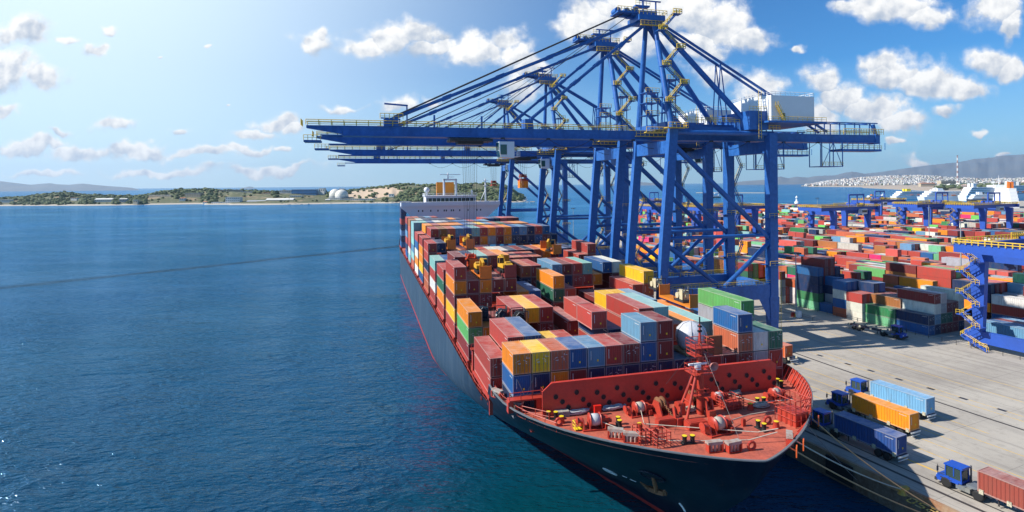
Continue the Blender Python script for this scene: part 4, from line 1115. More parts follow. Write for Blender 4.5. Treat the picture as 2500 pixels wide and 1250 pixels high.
    for u, v in ((-1.5,1.5), (1.5,1.5), (-1.5,4.5), (1.5,4.5)): m.beam((u,v,55.3), (u,v,64), .25, .25)
    for z in (58.5, 61.5, 64): m.box(-1.8, 1.8, 1.2, 4.8, z, z+.12); m.rail([(-1.8,1.2,z), (1.8,1.2,z)], 1.1, 1, .06, 1)
    for u, v in ((6.5,5), (8.5,5), (6.5,8), (8.5,8)): m.beam((u,v,55.3), (u,v,68), .2, .2)
    for z in (60, 64, 68): m.box(5.7, 9.3, 4.2, 8.8, z, z+.12); m.rail([(5.7,4.2,z), (9.3,4.2,z)], 1.1, 1, .06, 1)
    m.build('service_tower', B, r_)
    # machinery house
    m = MB(); m.prism([(-2.5,57.4), (13,57.4), (13,63.8), (5.2,64.3), (-2.5,63.8)], 36.2, 49.2, 0, 'x'); H_ = m.build('machinery_house', WHT, r_); H_.location.x = -5.5
    m = MB(); m.rail([(36.2,-2.4,63.8), (49.2,-2.4,63.8), (49.2,12.9,63.8), (36.2,12.9,63.8), (36.2,-2.4,63.8)], .95, 1.4, .06); m.build('roof_railing', WHT, H_)
    m = MB(); m.box(39.6, 40.3, -2.56, -2.5, 58.6, 59.4); m.build('window', GLASS, H_)
    m = MB(); m.box(34, 51.5, -3.6, 13.5, 56.9, 57.35); m.box(30.5, 36.0, -1, 12, 55.3, 60.0); m.box(12, 30.5, 5.0, 12, 55.4, 57.0); m.box(9, 30, 3.0, 5, 55.3, 56.2)
    m.build('house_platform', BLUE, r_).location.x = -5.0
    m = MB(); m.rail([(34,-3.5,57.3), (51.5,-3.5,57.3)], 1.1, 1.5, .06); m.rail([(12,4,57.6), (30,4,57.6)], 1.1, 1.6, .06); m.rail([(20,2,57.0), (30,2,57.0)], 1.1, 1.4, .06); m.rail([(30.5,-1,60), (36,-1,60)], 1.1, 1.2, .06)
    for u in (33.0, 33.8): m.tube((u,-1.3,53), (u,-1.3,65), .07, 4)
    for i in range(14): m.tube((33.0,-1.3,53.5+i*.8), (33.8,-1.3,53.5+i*.8), .04, 4, cap=False)
    m.stair((36.8,-3.2,61.2), (39.0,-3.2,57.4), .8, 0, 0, .06)
    m.build('house_railing', YEL, r_).location.x = -5.0
    # hanging maintenance frames and rear underslung walkway
    for u0, w0, w1 in ((36.0, 6.0, 7.5), (54.5, 7.0, 6.8)):
        m = MB()
        for u in (u0, u0+w0*.55, u0+w0):
            for v in (yc-2.2, yc+2.2): m.beam((u,v,53), (u,v,53-w1), .18, .18)
        m.box(u0, u0+w0, yc-2.4, yc+2.4, 53-w1, 53.2-w1)
        m.beam((u0,yc-2.2,53-w1), (u0+w0*.55,yc-2.2,53), .12, .12); m.beam((u0+w0,yc-2.2,53-w1), (u0+w0*.55,yc-2.2,53), .12, .12)
        m.build('hanging_frame', BLUE, r_)
    m = MB(); m.box(61, 75.5, yc-2.0, yc+2.0, 50.6, 51.2)
    for i in range(9): m.beam((61.5+i*1.9,yc-2,51), (61.5+i*1.9,yc-2,53), .12, .12)
    for i in range(4):
        u = 56+i*5.2
        for v in (yc-1.6, yc+1.6): m.beam((u,v,55.3), (u,v,58.6), .22, .22)
        m.beam((u,yc-1.6,58.6), (u,yc+1.6,58.6), .22, .22)
    for v in (yc-1.6, yc+1.6): m.beam((52,v,58.6), (74.5,v,58.6), .22, .3)
    m.beam((74.5,yc,58.4), (76.5,yc,53), .8, .8); m.beam((71.6,yc-1.6,58.6), (74.5,yc-1.6,55.3), .2, .2)
    m.build('rear_frame', BLUE, r_)
    m = MB()
    for u0, w0, w1 in ((36.0, 6.0, 7.5), (54.5, 7.0, 6.8)): m.rail([(u0,yc-2.4,53.2-w1), (u0+w0,yc-2.4,53.2-w1)], 1.1, 1, .06)
    m.rail([(61,yc-2.0,51.2), (75.5,yc-2.0,51.2)], 1.0, 1.4, .06); m.rail([(62,yc-2.2,55.3),(76,yc-2.2,55.3)], 1.6, .9, .08)
    m.build('rear_railing', YEL, r_)
    # festoon cable loops under the girder
    m = MB()
    for i in range(9):
        u0 = -36+i*11.2; pts = [Vector((u0+11.2*k/8, yc-1.7, 52.9-2.1*math.sin(math.pi*k/8))) for k in range(9)]; m.path(pts, .06, 4)
        m.box(u0-.4, u0+.4, yc-2, yc-1.4, 52.7, 53.1)
    m.build('festoon_cable', DKST, r_)
    # cable reel on the waterside leg
    m = MB(); C_ = Matrix.Translation((-1.6, -2.8, 7.2)) @ Matrix.Rotation(R(90), 4, 'X')
    for i in range(36):
        an = 2*math.pi*i/36; c_, s_ = math.cos(an), math.sin(an)
        for dy in (-.35, .35): m.beam(C_ @ Vector((c_*.9, s_*.9, dy)), C_ @ Vector((c_*3.9, s_*3.9, dy)), .11, .11, 1)
        a2 = an+2*math.pi/36
        for rr_, mi in ((3.9, 1), (2.6, 1), (.95, 2)):
            m.tube(C_ @ Vector((c_*rr_, s_*rr_, .35)), C_ @ Vector((math.cos(a2)*rr_, math.sin(a2)*rr_, .35)), .09, 4, mi)
    m.lathe([(.1,-.25), (3.3,-.25), (3.3,.2), (.1,.2)], 28, 0, C_); m.lathe([(.1,-.6), (.9,-.5), (.9,.5), (.1,.6)], 14, 2, C_); m.box(-2.4, -1.0, -2.4, -.6, 3, 8)
    m.build('cable_reel', [BLK, YEL, WHT], r_)
    # trolley and cab (position set per crane)
    T = empty('trolley'); T.parent = r_
    m = MB(); m.box(-5, 5, yc-2.6, yc+2.6, 52.1, 52.7); m.box(-3, 3, yc-1.6, yc+1.6, 51.5, 52.2)
    for u in (-4, -2, 2, 4): m.tube((u,yc-1.8,52.9), (u,yc+1.8,52.9), .4, 8)
    m.rail([(-5,yc-2.6,51.4), (5,yc-2.6,51.4)], 1.0, 1.2, .05); m.build('trolley_frame', DKST, T)
    m = MB(); m.prism([(6.2,50.0),(6.6,48.4),(9.8,48.2),(9.8,52.0),(6.2,52.0)], yc-3.8, yc-.6, 0, 'y'); cab = m.build('operator_cab', WHT, T)
    m = MB(); m.box(6.15, 6.2, yc-3.6, yc-.8, 50.1, 51.8); m.box(6.5, 8.0, yc-3.86, yc-3.8, 49.0, 51.3); m._add([(6.17,yc-3.6,49.9),(6.17,yc-.8,49.9),(6.5,yc-.8,48.5),(6.5,yc-3.6,48.5)], [(0,1,2,3)]); m.build('cab_window', pmat('cab_glass', (.02,.09,.08), .1, 0, .1, 1), cab)
    m = MB(); m.rail([(9.8,yc-3.7,48.6), (11.2,yc-3.7,48.6), (11.2,yc-.7,48.6)], 1.1, .7, .05); m.box(9.8, 11.2, yc-3.8, yc-.6, 48.5, 48.6); m.build('cab_railing', WHT, cab)
    return r_, T
crane0, trol0 = sts_crane()
CR = [(70.7, -43.6, 'nearest and largest blue ship to shore crane, its cab far out over the water'),
      (97.6, 27.0, 'second blue ship to shore crane, close behind the nearest, cab over the quay'),
      (152.5, -7.2, 'third blue ship to shore crane, holding an orange container between its legs'),
      (221.0, -3.2, 'farthest blue ship to shore crane, standing beside the white bridge of the ship')]
for i, (s, tu, lab) in enumerate(CR):
    c = crane0 if i == 0 else copy_tree(crane0)
    c.location = W(27.6, s, 4.0); c.rotation_euler = (0, 0, SHIP_ANG)
    tag(c, lab, 'crane', 'ship to shore cranes along the quay')
    for ch in c.children:
        if ch.name.startswith('trolley'): ch.location = (tu, 0, 0)
# spreaders on ropes
def spreader(loc, top, label, red=False, L=6.1):
    r_ = empty('container_spreader', loc, SHIP_ANG); RD = pmat('spreader_red', (.55,.07,.02), .5, 0, .4, 1)
    m = MB()
    for x in (-.9, .9): m.beam((x,-L/2,.2), (x,L/2,.2), .3, .4)
    for y in (-L/2, L/2): m.box(-1.25, 1.25, y-.25, y+.25, 0, .5)
    m.box(-1.0, 1.0, -1.4, 1.4, .4, 1.0); m.build('frame', RD, r_)
    m = MB(); m.box(-1.3, 1.3, -1.6, 1.6, 1.5, 1.9)
    for x in (-.9, .9):
        for y in (-1.2, 1.2): m.tube((x-.15,y,2.2), (x+.15,y,2.2), .55, 12); m.beam((x,y,1), (x,y,1.6), .2, .2)
    m.box(-.6, .6, -.5, .5, 1.9, 2.7); m.build('headblock', RD, r_)
    m = MB()
    for x in (-1, -.35, .35, 1):
        for y in (-1.2, 1.2): m.tube((x,y,2.3), (x*1.5,y*1.15,top-loc.z), .035, 4)
    m.build('hoist_rope', DKST, r_)
    tag(r_, label, 'spreader', 'spreaders hanging from the cranes'); return r_
GZ = 4+52.0
def under(s, tu): return W(27.6+tu, s+8.5, 0)
p = under(CR[0][0], CR[0][1]); 
q = at(1104, 642, 28.0); tt_, ss_ = ship_ts(q)
spreader(Vector((p.x, p.y, 27.2)), GZ, 'red lifting spreader hanging low over the dark red containers on the ship')
p = under(CR[2][0], CR[2][1]); z_ = 47.4
spreader(Vector((p.x, p.y, z_)), GZ, 'red lifting spreader gripping an orange container high between the crane legs')
want(Vector((p.x, p.y, z_-CH))-AV*3.05, SHIP_ANG, 6.1, 'O', False, 'orange container hanging from a crane in front of the wooded headland', 'containers in the air', force=True)
p = under(CR[3][0], CR[3][1]); spreader(Vector((p.x, p.y, 45.5)), GZ, 'small red lifting spreader hanging beside the white mast of the bridge')

# ------------------------------------------------------------------ trucks
def wheel(parent, x, y, r=.5, w=.35, twin=False):
    o = empty('wheel', (x, y, r)); o.parent = parent; X = Matrix.Rotation(R(90), 4, 'Y'); w = w*1.8 if twin else w
    m = MB(); m.lathe([(r*.62,-w/2), (r*.95,-w/2), (r,-w*.35), (r,w*.35), (r*.95,w/2), (r*.62,w/2)], 18, 0, X); m.build('tyre', BLK, o)
    m = MB(); m.lathe([(.08,-w*.42), (r*.62,-w*.46), (r*.62,w*.46), (.08,w*.42)], 14, 0, X); m.build('rim', STEEL, o)
def build_tractor():
    """origin under the front axle area, y forward"""
    r_ = empty('terminal_tractor')
    m = MB(); m.box(-.45, .45, -4.0, 1.0, .62, .95); m.box(-1.15, 1.15, -1.6, -.6, .45, 1.0); m.box(-.7, .7, -3.4, -1.5, .95, 1.25); m.build('chassis', pmat('chassis_grey', (.17,.19,.21), .5, .1, .4, 2), r_)
    m = MB(); m.prism([(.15,.55),(1.55,.55),(1.6,.95),(1.45,1.35),(.15,1.5)], -1.15, 1.15, 0, 'x'); m.box(-1.2, 1.2, -.9, .3, .95, 1.15); m.build('hood', TRB, r_)
    m = MB(); m.box(-1.18, 1.18, 1.5, 1.75, .4, .75); m.build('bumper', DKST, r_)
    m = MB(); x0, x1 = -1.1, .45
    for x in (x0, x1):
        for y in (-1.2, .55): m.beam((x, y, 1.15), (x, y*.96, 2.9), .11, .11)
    m.prism([(-1.35,2.85),(.75,2.8),(.65,3.0),(-1.3,3.05)], x0-.08, x1+.08, 0, 'x'); m.box(x0, x1, -1.2, .55, 1.1, 1.42); m.box(x0-.01, x0+.1, -.4, -.3, 1.7, 2.9)
    m.build('cab', TRB, r_)
    m = MB(); m.box(x0+.04, x0+.07, -1.12, .5, 1.42, 2.85); m.box(x1-.07, x1-.04, -1.12, .5, 1.42, 2.85); m.box(x0+.05, x1-.05, .5, .53, 1.42, 2.82); m.box(x0+.05, x1-.05, -1.16, -1.13, 1.42, 2.82)
    gm = bpy.data.materials.get('window_glass')
    if gm is None:
        gm = bpy.data.materials.new('window_glass'); gm.use_nodes = True; b = gm.node_tree.nodes['Principled BSDF']; b.inputs['Base Color'].default_value = (.05,.08,.08,1); b.inputs['Roughness'].default_value = .05; b.inputs['Alpha'].default_value = .7
    m.build('window', gm, r_)
    m = MB()
    for x in (-1.35, 1.2):
        m.tube((x*.85, .6, 2.2), (x, 1.3, 2.35), .03, 5); m.tube((x*.85, .6, 1.5), (x, 1.3, 1.6), .03, 5); m.tube((x, 1.3, 1.4), (x, 1.3, 2.6), .03, 5); m.box(x-.14, x+.14, 1.26, 1.34, 1.75, 2.35)
    m.build('mirror', DKST, r_)
    m = MB(); m.tube((.75, -1.3, 1.0), (.75, -1.3, 3.1), .1, 8); m.box(.55, 1.05, -1.2, -.2, 1.1, 1.7); m.build('exhaust', STEEL, r_)
    m = MB(); m.box(-.6, 0, -.75, -.25, 1.15, 1.7); m.box(-.6, 0, -.85, -.7, 1.6, 2.4); m.build('driver_seat', BLK, r_)
    for sx in (-1, 1):
        m = MB(); m.box(sx*.75-.16, sx*.75+.16, 1.58, 1.66, .98, 1.16); m.build('headlight', WHT, r_)
        wheel(r_, sx*1.05, .45, .6, .32); wheel(r_, sx*.95, -2.9, .6, .3, True)
        m = MB(); m.box(sx*1.0-.25, sx*1.0+.25, -.2, 1.1, 1.07, 1.13); m.build('mudguard', DKST, r_)
    m = MB(); m.box(-1.15, -.55, -2.1, -1.2, .45, .95); m.build('fuel_tank', pmat('tank_grey', (.22,.22,.2), .5, 0, .3, 1), r_)
    return r_
def build_trailer(L=9.6):
    r_ = empty('container_trailer')
    m = MB()
    for x in (-.5, .5): m.box(x-.1, x+.1, -L, 0, .95, 1.3)
    for k in range(6): m.box(-1.2, 1.2, -L+k*(L-.3)/5, -L+k*(L-.3)/5+.22, 1.12, 1.28)
    m.build('frame', pmat('trailer_navy', (.02,.03,.07), .5, 0, .5, 1, (.15,.1,.07)), r_)
    for sx in (-1, 1):
        for k in range(4): m = MB(); m.box(sx*1.3-.06, sx*1.3+.06, -L+.5+k*(L-1)/3-.25, -L+.5+k*(L-1)/3+.25, 1.1, 1.7); m.build('corner_guide', pmat('striped_guide', (.6,.55,.4), .6, 0, .9, 5, (.05,.05,.04)), r_)
    for sx in (-1, 1):
        for y in (-L+1.7, -L+3.0): wheel(r_, sx*.95, y, .55, .3, True)
        m = MB(); m.box(sx*.7-.06, sx*.7+.06, -2.2, -2.05, .25, 1.0); m.build('landing_leg', DKST, r_)
    m = MB(); m.box(-1.25, 1.25, -L-.06, -L, .95, 1.2); m.box(-1.1, 1.1, -L-.05, -L+.05, .5, .6)
    for k in range(-3, 4): m.box(k*.33-.1, k*.33+.1, -L-.12, -L-.06, .98, 1.14)
    m.build('rear_bumper', MARK, r_)
    return r_
def person_in_cab(parent_loc, rz, coat, label):
    """small seated driver: one skinned body"""
    me = bpy.data.meshes.new('person')
    V = [(0,0,.1),(0,0,.32),(0,.02,.55),(0,.02,.66),(0,.03,.76),(-.19,.02,.55),(-.24,.16,.32),(-.16,.38,.32),(.19,.02,.55),(.24,.16,.32),(.16,.38,.32),(-.1,.4,.1),(-.1,.42,-.35),(.1,.4,.1),(.1,.42,-.35),(0,.03,.86)]
    E = [(0,1),(1,2),(2,3),(3,4),(4,15),(2,5),(5,6),(6,7),(2,8),(8,9),(9,10),(0,11),(11,12),(0,13),(13,14)]
    Rr = [.15,.15,.14,.06,.1,.07,.05,.035,.07,.05,.035,.08,.05,.08,.05,.08]
    me.from_pydata(V, E, []); o = bpy.data.objects.new('person', me); COL.objects.link(o)
    md = o.modifiers.new('skin', 'SKIN')
    for i, v in enumerate(me.skin_vertices[0].data): v.radius = (Rr[i], Rr[i]); v.use_root = (i == 0)
    sb = o.modifiers.new('sub', 'SUBSURF'); sb.levels = 1; sb.render_levels = 1
    me.materials.append(pmat('skin_and_shirt', (.28,.16,.11), .7, 0, .2, 3))
    o.location = parent_loc; o.rotation_euler = (0, 0, rz)
    m = MB(); m.box(-.21, .21, -.15, .17, .12, .6); m.build('vest', pmat('vest_'+coat, (.8,.22,.03) if coat == 'orange' else (.45,.65,.03), .7, 0, .2, 4), o)
    m = MB(); m.lathe([(.13,.8),(.14,.86),(.1,.96),(.02,1.0)], 12, 0, Matrix.Translation((0,.03,0))); m.build('hat', BYEL if coat == 'orange' else ORG, o)
    tag(o, label, 'person', 'tractor drivers')
tr0 = build_tractor(); tl0 = build_trailer(10.0)
used_t = [False, False]
def truck(rear_px, ang, c, labs, L=9.8, tractor=True, driver=None):
    """rear left ground corner of the trailer at a pixel"""
    p = at(*rear_px, 4.0); A_ = R(ang); d = Vector((-math.sin(A_), math.cos(A_), 0)); n = Vector((math.cos(A_), math.sin(A_), 0))
    base = p + n*1.3
    front = base + d*(L+.2)
    tl = tl0 if not used_t[1] else copy_tree(tl0); used_t[1] = True
    tl.location = front - d*.1; tl.rotation_euler = (0, 0, A_); tag(tl, labs[0], 'trailer', 'trailers on the quay')
    if tractor:
        t_ = tr0 if not used_t[0] else copy_tree(tr0); used_t[0] = True
        t_.location = front + d*3.0; t_.rotation_euler = (0, 0, A_); t_.scale = (1.1, 1.1, 1.1); tag(t_, labs[1], 'tractor', 'yard tractors on the quay')
        if driver: person_in_cab(front + d*2.1 + n*-.3 + Vector((0,0,1.55)), A_, driver[0], driver[1])
    if c: want(base + Vector((0,0,1.3)) + d*.05, A_, L, c, False, labs[2], 'containers on trailers', force=True, jit=.02)
truck((2190, 1136), 25, 'N', ('trailer under the navy container nearest the mooring ropes', 'blue yard tractor in the ship shadow pulling the navy container', 'navy container with yellow labels on the trailer nearest the ship'))
CONTAINERS[-1]['col'] = (.02,.075,.26)
truck((2222, 1074), 24, 'O', ('trailer under the orange container', 'blue yard tractor pulling the orange container, middle of three', 'long orange container on the middle trailer of three'))
CONTAINERS[-1]['col'] = (.86,.30,.012)
truck((2262, 1032), 24, 'L', ('trailer under the pale blue container', 'blue yard tractor pulling the pale blue container, mostly hidden', 'pale blue container with rusty corner on the farthest trailer of three'))
CONTAINERS[-1]['col'] = (.17,.40,.62)
truck((2632, 1332), 24, 'R', ('trailer under the brown red container at the lower right corner', 'blue yard tractor with clear cab at the lower right, pulling a brown red container', 'brown red container on a trailer cut by the right edge'), driver=('orange', 'driver in an orange vest seated in the lower right tractor'))
CONTAINERS[-1]['col'] = (.30,.065,.045)
truck((1917, 888), 24, 'S', ('trailer behind the bow of the ship on the quay', '', 'bright rust orange container on a trailer seen past the ship bow'), L=8.5, tractor=False)
CONTAINERS[-1]['col'] = (.62,.12,.03)
# empty trailer with tractor driving right
p = at(2192, 826, 4.0); A_ = R(24+180+4)
t_ = copy_tree(tr0); t_.location = p; t_.rotation_euler = (0, 0, A_); tag(t_, 'blue yard tractor hauling an empty trailer past the stacks', 'tractor', 'yard tractors on the quay')
d = Vector((-math.sin(A_), math.cos(A_), 0)); tl = copy_tree(tl0); tl.location = p-d*2.7; tl.rotation_euler = (0, 0, A_); tag(tl, 'empty dark skeletal trailer in front of the green container stack', 'trailer', 'trailers on the quay')
person_in_cab(p-d*.5+Vector((0,0,1.55)), A_, 'green', 'driver in a green and orange vest in the tractor with the empty trailer')

# ------------------------------------------------------------------ mooring lines and quay bollards
def rope(name, a, b, sag, r_, mat, label, group='mooring lines'):
    m = MB(); a = Vector(a); b = Vector(b); o = a.copy(); n = 16
    pts = [a.lerp(b, k/n)-o+Vector((0,0,-sag*4*(k/n)*(1-k/n))) for k in range(n+1)]
    m.path(pts, r_, 5); ob = m.build(name, mat); ob.location = o; tag(ob, label, 'rope', group)
    return ob
def qb(px, py, label):
    r_ = empty('quay_bollard', at(px, py, 4.0), R(10)); m = MB(); m.lathe([(.6,0),(.45,.1),(.3,.5),(.35,.7)], 12); m.prism([(-.7,.55),(.8,.6),(.9,.95),(-.6,.85)], -.3, .3, 0, 'y'); m.build('post', pmat('bollard_yellow', (.55,.33,.05), .6, 0, .8, 2, (.2,.08,.03)), r_)
    tag(r_, label, 'bollard', 'mooring bollards on the quay edge'); return r_.location
b1 = qb(2203, 1206, 'worn yellow cast bollard on the quay edge holding two mooring lines')
def bowpt(px, py, z=17.2): return at(px, py, z)
rope('mooring_line', bowpt(1927, 1092), at(2275, 1262, 4.2), .5, .085, ROPEO, 'orange mooring line lowest at the bow, running down to the lower edge')
rope('mooring_line', bowpt(1944, 1077), b1+Vector((0,0,.6)), .5, .085, ROPE, 'pale mooring line from the bow to the yellow bollard')
rope('mooring_line', bowpt(1982, 1022), at(2345, 1275, 4.2), .9, .08, ROPEO, 'long orange mooring line crossing in front of the navy container')
rope('mooring_line', bowpt(1968, 1036), at(2092, 1172, 4.1), .2, .04, STEEL, 'thin grey line slanting from the bow to the quay edge')
for i, (px, py) in enumerate(((1929,1093),(1946,1077),(1984,1020))):
    m = MB(); m.box(-.5, .5, -.06, .06, -.5, .5); o = m.build('rat_guard', pmat('guard_orange', (.75,.12,.02), .5, 0, .3, 2)); o.location = bowpt(px, py)+Vector((.6,-.2,-.3)); o.rotation_euler = (0, 0, R(60))
    tag(o, ('small orange rat guard plate on the lowest mooring line', 'small orange rat guard plate on the pale mooring line', 'small orange rat guard plate on the long mooring line')[i], 'rat guard', 'rat guards')
# rubber fenders hanging on the quay wall
for i, s in enumerate((20, 2, 40)):
    r_ = empty('quay_fender', QP(24.2, s, 4.0), SHIP_ANG+R(6)); m = MB(); m.box(-.45, -.2, -2.2, 2.2, -3.2, -.3); m.build('panel', BLK, r_); m = MB(); m.tube((-.2,0,-1.6), (.6,0,-1.6), .7, 12); m.build('cushion', BLK, r_)
    tag(r_, ('black rubber fender panel on the quay wall beneath the bow ropes', 'black rubber fender panel on the quay wall at the lower edge', 'black rubber fender panel on the quay wall beside the hull')[i], 'fender', 'fenders on the quay wall')
# faded yellow writing on the quay edge: 052
def digits(mb, txt, x0, w, h, t):
    seg = {'0': 'abcdef', '5': 'afgcd', '2': 'abged', '9': 'abcdfg', '8': 'abcdefg'}
    for ch in txt:
        S = {'a': ((0,h),(w,h)), 'b': ((w,h),(w,h/2)), 'c': ((w,h/2),(w,0)), 'd': ((0,0),(w,0)), 'e': ((0,h/2),(0,0)), 'f': ((0,h),(0,h/2)), 'g': ((0,h/2),(w,h/2))}
        for k in seg[ch]:
            (ax, ay), (bx, by) = S[k]; mb.box(x0+min(ax,bx)-t/2, x0+max(ax,bx)+t/2, min(ay,by)-t/2, max(ay,by)+t/2, 0, .004)
        x0 += w*1.6
m = MB(); digits(m, '052', 0, .75, 1.3, .2); p = at(2212, 1222, 4.012); o = m.build('berth_number', YP); o.location = p; o.rotation_euler = (0, 0, R(24-90)); tag(o, 'faded yellow number painted on the quay edge beside the bollard', 'painted number')

# ------------------------------------------------------------------ lamp posts
def lamp_post(px, py, h, label, heads=4):
    r_ = empty('lamp_post', at(px, py, 4.0)); m = MB(); m.tube((0,0,0), (0,0,h), .28, 8, 0, .12); m.box(-.5, .5, -.5, .5, 0, .4); m.build('pole', pmat('post_grey', (.32,.36,.38), .5, .2, .2, 1), r_)
    m = MB(); m.lathe([(1.2,h-.3),(1.2,h)], 10)
    for i in range(heads): a = i*2*math.pi/heads; m.cbox((1.4*math.cos(a), 1.4*math.sin(a), h-.35), .6, .5, .45)
    m.build('lamp_head', DKST, r_); tag(r_, label, 'lamp post', 'tall lamp posts in the terminal'); return r_
lamp_post(1944, 772, 20, 'grey lamp post on the open concrete beside a white cabinet and red barrel')
lamp_post(2347, 745, 29, 'tall grey lamp post standing just left of the nearest yard gantry leg')
lamp_post(2269, 640, 31, 'tall lamp post among the containers in the middle of the yard')
lamp_post(2120, 545, 26, 'thin lamp post above the far containers')
lamp_post(1893, 640, 34, 'tall lamp post just right of the nearest crane leg')
lamp_post(1996, 560, 28, 'lamp post at the far left gantry with round head')
lamp_post(1400, 585, 24, 'slim lamp post on the quay end seen between crane legs over water')
r_ = empty('electric_cabinet', at(1950, 776, 4.0), R(22)); m = MB(); m.box(-.7, .7, -.5, .5, .15, 2.1); m.build('body', WHT, r_); m = MB(); m.box(-.75, .75, -.55, .55, 0, .15); m.build('plinth', CONC, r_); tag(r_, 'white electric cabinet at the foot of the lamp post', 'cabinet')
m = MB(); m.lathe([(.55,0),(.6,.1),(.55,.6),(.6,.65),(.55,1.2),(.6,1.25),(.6,1.3)], 14); o = m.build('barrel', pmat('barrel_red', (.45,.04,.03), .5, 0, .4, 2)); o.location = at(1936, 773, 4.0); tag(o, 'red barrel on the concrete left of the white cabinet', 'barrel')
m = MB(); m.lathe([(.3,0),(.3,1.0),(.34,1.05)], 10); o = m.build('marker_post', BYEL); o.location = at(1943, 775, 4.0); tag(o, 'short yellow post between the red barrel and white cabinet', 'post')

# ------------------------------------------------------------------ yard gantries
def gantry(span=26.0, h=26.0):
    r_ = empty('yard_gantry_crane'); B = [BLUED, YEL]; g = 15.0
    for x in (0, span):
        for y in (0, g):
            m = MB(); m.beam((x,y,2.6), (x,y,h-1.8), 1.4, 1.9, w2=1.7, h2=3.6, up=(0,1,0)); m.build('leg', BLUED, r_)
            m = MB(); m.box(x-.5, x+.5, y-1.9, y+1.9, .3, 1.5); 
            for q in (-1.3, 1.3): m.tube((x-.35,y+q,.45), (x+.35,y+q,.45), .45, 10)
            m.rail([(x-.9,y-2,.4), (x-.9,y+2,.4)], 1.2, .8, .06, 1); m.build('bogie', B, r_)
        m = MB(); m.box(x-.72, x+.72, -4.0, g+3, 1.5, 4.4); m.build('sill_beam', BLUED, r_)
        m = MB(); m.box(x-.8, x+.8, -1.5, g+1.5, h-4.0, h-1.41); m.build('end_tie', BLUED, r_)
    for y in (1.5, g-1.5):
        m = MB(); m.box(-9, span+9, y-.8, y+.8, h-1.4, h+.9); m.build('main_girder', BLUED, r_)
        m = MB(); yy = y-1.3 if y < 5 else y+1.3
        m.rail([(-9,yy,h+.9), (span+9,yy,h+.9)], 1.1, 1.5, .13); m.box(-9, span+9, min(yy,y), max(yy,y), h+.8, h+.92); m.build('walkway', YEL, r_)
    m = MB(); m.box(-9.4, -8.2, -.5, g+.5, h-1.4, h+.6); m.build('end_carriage', BLUED, r_)
    m = MB(); m.box(span+8.2, span+9.4, -.5, g+.5, h-1.4, h+.6); m.build('end_carriage', BLUED, r_)
    m = MB(); m.rail([(-9.6,-.5,h+.6), (-9.6,g+.5,h+.6)], 1.2, 1.3, .13); m.build('end_railing', YEL, r_)
    m = MB(); m.rail([(span+9.6,-.5,h+.6), (span+9.6,g+.5,h+.6)], 1.2, 1.3, .13)
    m.build('end_railing', YEL, r_)
    m = MB(); n = 8; dz_ = (h-4.5)/n
    for i in range(n):
        a = (-3.0, g+(-1.0 if i % 2 else 2.4), 3+i*dz_); b = (-3.0, g+(2.4 if i % 2 else -1.0), 3+(i+1)*dz_)
        m.stair(a, b, .8, 0, 1, .045); m.box(-3.6, -.7, b[1]-.9, b[1]+.9, b[2]-.2, b[2]); m.rail([(-3.6,b[1]-.9,b[2]), (-3.6,b[1]+.9,b[2])], 1.1, .9, .05, 1)
    m.stair((-3.0,g-3.2,.3), (-3.0,g+2.4,3), .8, 0, 1, .065)
    m.build('stair_tower', B, r_)
    T = empty('trolley', (span*.6, 0, 0)); T.parent = r_
    m = MB(); m.box(-3, 3, 1, g-1, h+.95, h+1.5); m.box(-1.5, 1.5, 3, 7, h+1.5, h+3.0); m.tube((-1.2,9,h+2.2), (1.2,9,h+2.2), .7, 10); m.build('trolley_frame', BLUED, T)
    m = MB()
    for x, y in ((-2.6,1.2), (2.6,1.2)): m.beam((x,y,h+1.4), (x,y,h+8), .5, .5)
    m.beam((-9,1.2,h+8), (2.6,1.2,h+8), .9, .9); m.beam((-9,1.2,h+8), (-9,1.2,h+1), .7, .7); m.build('service_frame', BLUED, T)
    m = MB(); m.box(-2.0, 2.4, -1.2, 1.0, h-3.8, h-.6); c = m.build('operator_cab', WHT, T)
    m = MB(); m.box(-1.7, 2.1, -1.26, -1.2, h-2.8, h-1.4); m.build('cab_window', GLASS, c)
    m = MB(); m.rail([(-3,1,h+1.5), (3,1,h+1.5), (3,g-1,h+1.5)], 1.2, 1, .12); m.rail([(-6,g-1,h+1), (8,g-1,h+1)], 1.6, 1, .12); m.build('trolley_railing', YEL, T)
    return r_
g0 = gantry()
A_ = YA
def place_gantry(px, py, z, label, first=False, th=.0, sx=1.0, tpos=None):
    o = g0 if first else copy_tree(g0); p = at(px, py, z); o.location = (p.x, p.y, 4.0); o.rotation_euler = (0, 0, YA+th); o.scale = (sx, 1, 1)
    tag(o, label, 'gantry crane', 'blue yard gantry cranes')
    if tpos is not None:
        for ch in o.children:
            if ch.name.startswith('trolley'): ch.location.x = tpos
    return o
p = at(2389, 846, 4.0)
place_gantry(2500, 905, 4.0, 'nearest blue yard gantry with zigzag yellow stairs on its leg', True, tpos=18)
def gy(): pass
g0.location = (Vector(at(2392, 850, 4.0))-YD*15.0)
for a in ((2035, 522, 27, 'blue yard gantry in the middle distance left of the far container field', 1.15, 22), (2262, 512, 27, 'blue yard gantry right of the middle one, white cab near its leg', 1.1, 20),
          (2142, 500, 27, 'blue yard gantry standing behind and between the two middle ones', 1.0, 8), (2400, 515, 27, 'blue yard gantry far right in front of the white ships', 1.1, 16),
          (1745, 520, 27, 'blue yard gantry seen through the legs of the nearest crane', 1.3, 16), (1618, 517, 27, 'blue yard gantry farthest left, seen between crane legs', 1.0, 20), (1590, 501, 27, 'small far blue gantry arm over the water side', .8, 8)):
    place_gantry(a[0], a[1], a[2], a[3], False, 0, a[4], a[5])

